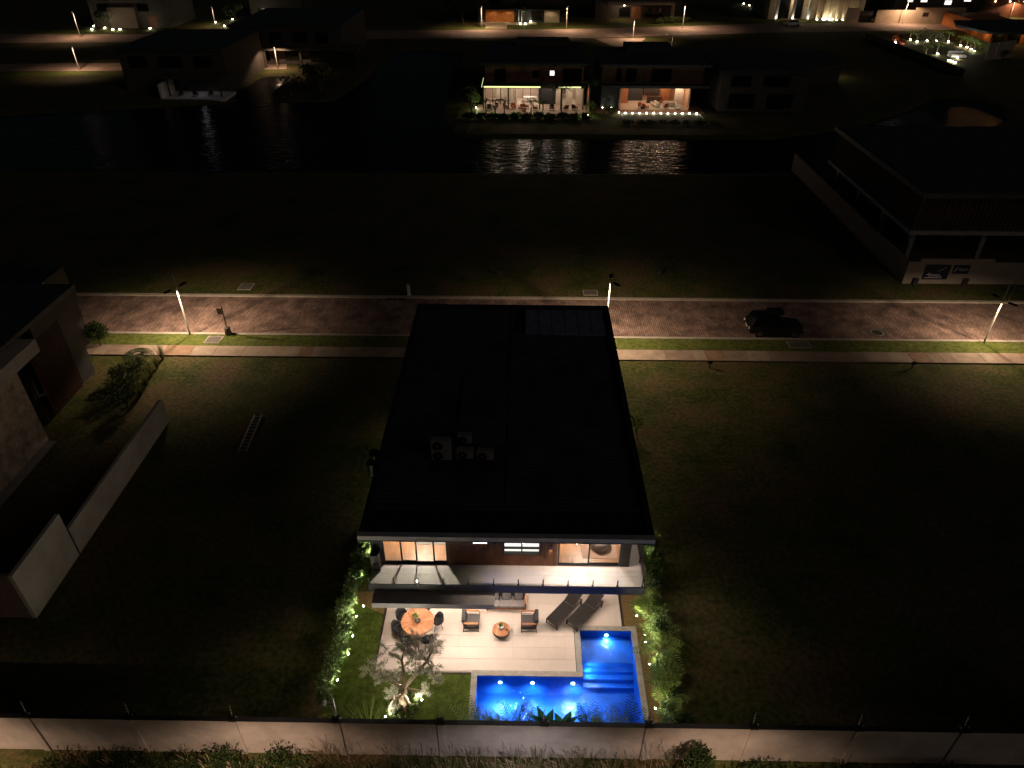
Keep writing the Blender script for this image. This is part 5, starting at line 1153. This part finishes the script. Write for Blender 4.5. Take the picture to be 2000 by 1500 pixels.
for i, (px, py) in enumerate(((1002,42),(1016,48),(1026,48),(1032,42),(1037,44))): c = P(px,py); far_spot(c.x,c.y-.5,24,'garden lamp in the shrubs right of the garage house',(.95,1,.55),group='garden lamps of the garage house',r_=.16)
t, o_ = block('portico_house','house with cream framed portico on the far road',19.5,43,216,230,5.8,DHOUSE,ROOFM,[(26,29,.4,2.8),(33,38,.5,2.8)],(29.4,32,2.9,TERRA))
MB().box(22.5,40.3,212,215.98,3.7,4.3).build('portico_beam', DHOUSE2, t, o_)
for x in (22.9,39.9): MB().box(x-.4,x+.4,212,212.8,0,3.69).build('portico_column', DHOUSE2, t, o_)
lamp('portico_light','POINT',Vector((27,213.5,3.2))-o_,160,WARM,t,.15); MB().cyl((27,213.5),.2,3.4,3.69,10).build('pendant', EM_BULB, t, o_)
for i in range(5): c = P(1290+i*12,47-i); shrub(c.x,c.y,0,2.4,1.3,'clipped shrub by the portico lawn','shrubs by the portico lawn',940+i,LSHRUB,260,.35,.15)
# bright columned house
t, o_ = block('columned_house','grand house with uplit pilaster wall and glowing glass entrance','' or 66.5,92,216,232,7.5,DHOUSE2,ROOFM,[(69,72,.2,6.5,CARG),(73,75.5,.2,6.5,CARG)],(76,78,3,WHITE))
for i in range(7):
    x = 79.6+i*1.75; MB().box(x-.28,x+.28,215.3,215.98,0,4.6).build('pilaster', DHOUSE2, t, o_); MB().cyl((x,214.9),.15,0,.08,10).build('uplight_lens', EM_SPOT, t, o_); lamp('pilaster_light','SPOT',Vector((x,214.9,.15))-o_,130,(1,.72,.38),t,.06,Vector((x,215.4,4))-o_,70,.5)
for x in (68,72.4,76.5): MB().box(x-.3,x+.3,213.4,214,0,5.2).build('column', WHITE, t, o_); lamp('entrance_light','SPOT',Vector((x,213,.2))-o_,150,(1,.85,.7),t,.08,Vector((x,214.6,4))-o_,80,.5)
MB().box(67,78,213,215.98,5.21,5.6).build('entrance_canopy', WHITE, t, o_); lamp('canopy_light','POINT',Vector((73,214,4.8))-o_,260,(1,.78,.5),t,.1)
for i in range(7): c = P(1452+i*11,9+i*3.6); far_spot(c.x,c.y,5,'small path light in the row before the columned house',(1,.95,.9),group='path lights by the columned house',r_=.16)
for i in range(4): c = P(1605+i*6,38+i*.4); far_spot(c.x,c.y-.6,22,'yellow garden lamp under the tree at the columned house',(1,.95,.4),group='yellow lamps at the columned house',r_=.2)
c = P(1620,36); far_tree(c.x+1,c.y,6,5.5,'leafy lit tree at the end of the uplit pilaster wall',960,LSHRUB,None)
c = P(1545,50); make_car('parked_car','white sedan parked on the far road before the columned house',(c.x,c.y,.02),rad(180),4.7,1.82,1.45,CARW,'sedan')
c = P(1546,33); make_car('parked_car','pale pickup style car in the drive of the columned house',(c.x,c.y+1,.02),rad(150),4.8,1.9,1.75,ACW,'suv')
# long beige wall and the houses behind it
wl = thing('street_wall','long beige street wall stepping in height along the far road','wall',(100,210,0)); w0 = Vector((100,210,0))
for a_, b_, z in ((85,88.5,3.6),(93,103,3.1),(103.01,116,3.7),(116.01,125,2.6)): MB().box(a_,b_,209.6,210,-.1,z).build('panel', DHOUSE2, wl, w0)
MB().box(88.51,92.99,212,212.4,-.1,2.6).build('gate', DHOUSE, wl, w0)
for a_, b_ in ((105,106.5),(111,113)): MB().box(a_,b_,209.55,209.59,1.6,2.6).build('vent_panel', BRONZE, wl, w0)
t, o_ = block('lit_window_house','house behind the beige wall with glowing upstairs windows',100,124,216,232,6.5,DHOUSE,ROOFM,[(103,104.6,4.2,5.8,EM_WIN),(106.5,108.4,4.2,5.8,EM_WIN),(113,115,3.6,4.8,EM_WIN),(118,120,4.4,5.6,EM_WIN)])
t, o_ = block('wooded_house','red timbered house at the far corner with small facade lamps',126,150,222,238,7.5,CLAD,ROOFM,[(129,132,4.5,6.3),(135,138,4.5,6.3)]); 
for x in (130,134,138): MB().box(x-.1,x+.1,221.8,221.98,3.8,4.0).build('facade_lamp', EM_BULB, t, o_)
for i, (px, py) in enumerate(((1868,28),(1850,30),(1720,12),(1745,10),(1900,40))): c = P(px,py); far_tree(c.x,c.y,5.5,5.5,'dark tree rising behind the long beige wall',970+i,LDARK,'trees behind the beige wall')
# orange lit house and its garden
JO = Vector((114,176,0)); HJ = thing('orange_lit_house','dark roofed house with glowing orange timber wall over a lamp dotted garden','house',JO)
def jp(mb, n_, m_, par=None): return mb.build(n_, m_, par or HJ, JO)
wa, wb, wc = P(1884,62), P(1931,87), P(2040,84)
jp(MB().prism([(wa.x,wa.y),(wb.x,wb.y),(wc.x,wc.y),(wc.x,wc.y+26),(wa.x,wa.y+12)], 0, 2.95), 'wall', ORANGE)
ra_, rb2, rc_, rd_, re_ = P(1866,52,3.0), P(1929,66,3.0), P(2060,69,3.0), P(2080,40,3.0), P(1862,43,3.0)
jp(MB().prism([(v.x,v.y) for v in (ra_,rb2,rc_,rd_,re_)], 2.96, 3.4), 'roof', ROOFM)
for k, v in ((.25,wb.lerp(wc,.12)),(.5,wb.lerp(wc,.4))):
    w_ = jp(MB().box(v.x-1.3,v.x+1.3,v.y-.5,v.y-.4,.3,2.5),'window',BLACK); jp(MB().box(v.x-1.15,v.x+1.15,v.y-.55,v.y-.51,.4,2.4),'pane',CARG,w_)
for v in (wa.lerp(wb,.3),wa.lerp(wb,.75),wb.lerp(wc,.2),wb.lerp(wc,.55)):
    lamp('eaves_light','POINT',Vector((v.x-1.1,v.y-1.3,2.5))-JO,120,(1,.5,.18),HJ,.12); jp(MB().cyl((v.x-1.1,v.y-1.3),.13,2.75,2.95,8),'eaves_lamp',BLACK)
sa, sb_ = P(1922,119), P(1975,112)
for k in range(3):
    a_ = sa.lerp(sb_,k/3); b_ = sa.lerp(sb_,(k+1)/3-.02)
    for z in (0,1.7): jp(MB().bar((a_.x,a_.y,z+.83),(b_.x,b_.y,z+.83),.1,1.62),'garden_screen_panel',mat('pale_screen',(.30,.26,.22),.8,.1))
for i in range(9):
    c = P(1886+i*9,86+i*3.6); shrub(c.x,c.y,0,2.6,1.6,'clipped hedge shrub glowing below the orange timber wall','hedge of the orange lit house',980+i,LSHRUB,260,.35,.16)
JG = 'garden lamps of the orange lit house'
for i, (px, py) in enumerate(((1777,80),(1790,84),(1810,82),(1828,82),(1852,84),(1808,112),(1830,108),(1875,92),(1888,95),(1896,99),(1902,103),(1748,86),(1762,93))):
    c = P(px,py); pk = i > 10
    far_spot(c.x,c.y,30,'garden lamp under a small palm in the garden of the orange lit house' if i < 11 else 'pinkish garden lamp at the corner of the orange house garden',(1,.55,.35) if pk else (1,.95,.65),group=JG if not pk else 'pinkish garden lamps',r_=.2)
    if i < 11: palm_tree(c.x+.3,c.y+1.0,1.8,'small lamp lit palm in the garden of the orange lit house','small palms of the orange lit house',1000+i,14,1.3,leaf=LPALM)
    else: shrub(c.x,c.y+.8,0,1.8,1.6,'reddish lit shrub at the corner of the orange house garden','reddish shrubs',1020+i,leafmat('red_leaf%d'%i,(.2,.05,.03),(.35,.12,.06)),260,.35,.16)
c = P(1812,102); far_tree(c.x,c.y,4.5,5.5,'pale spreading tree lit from below in the orange house garden',1030,LOLIVE,None,900)
c = P(1868,112); t = thing('daybed','bright white outdoor daybed in the orange house garden','daybed',(c.x,c.y,0))
MB().box(-1.6,1.6,-.9,.9,.1,.45).build('base', WHITE, t, bevel=.03); MB().box(-1.5,1.5,-.8,.8,.451,.65).build('mattress', CERAM, t, bevel=.06); MB().box(-1.6,1.6,.82,.95,.46,1.1).build('headboard', WHITE, t, bevel=.03)
far_spot(c.x-1,c.y-2.2,60,'white lamp beside the white daybed',(1,.9,.85),group='lamps at the daybed',r_=.2)
for i, (px, py) in enumerate(((1852,121),(1858,123),(1864,125))): c = P(px,py); far_spot(c.x,c.y,12,'low bright lamp in the row before the white daybed',(1,.95,.9),group='low lamps before the daybed',r_=.2)
bw_ = thing('garden_wall','long low garden wall running beside the dark lot towards the lake','wall',(70,130,0)); a_ = P(1690,75); b_ = P(1880,150)
MB().bar((a_.x-70,a_.y-130,.6),(b_.x-70,b_.y-130,.6),.2,1.3).build('panel', DHOUSE, bw_); MB().bar((a_.x-70,a_.y-130,1.29),(b_.x-70,b_.y-130,1.29),.3,.08).build('coping', CONC, bw_)
t, o_ = block('lot_pavilion','small pavilion with a dimly lit side wall on the dark lot',44,57,137,148,3.2,DHOUSE,ROOFM,[(46,49,.6,2.4)]); lamp('pavilion_light','POINT',Vector((58,142,2.3))-o_,45,(1,.9,.5),t,.1); MB().box(57.02,57.2,141.8,142.2,2.1,2.5).build('wall_lamp', EM_BULB, t, o_)
for i in range(10):
    far_tree(-38+rnd.uniform(-3,9),124+i*3.2,3.5,4.5,'dark bushy tree on the point between the two water arms',1040+i,LDARK,'trees on the point',420)
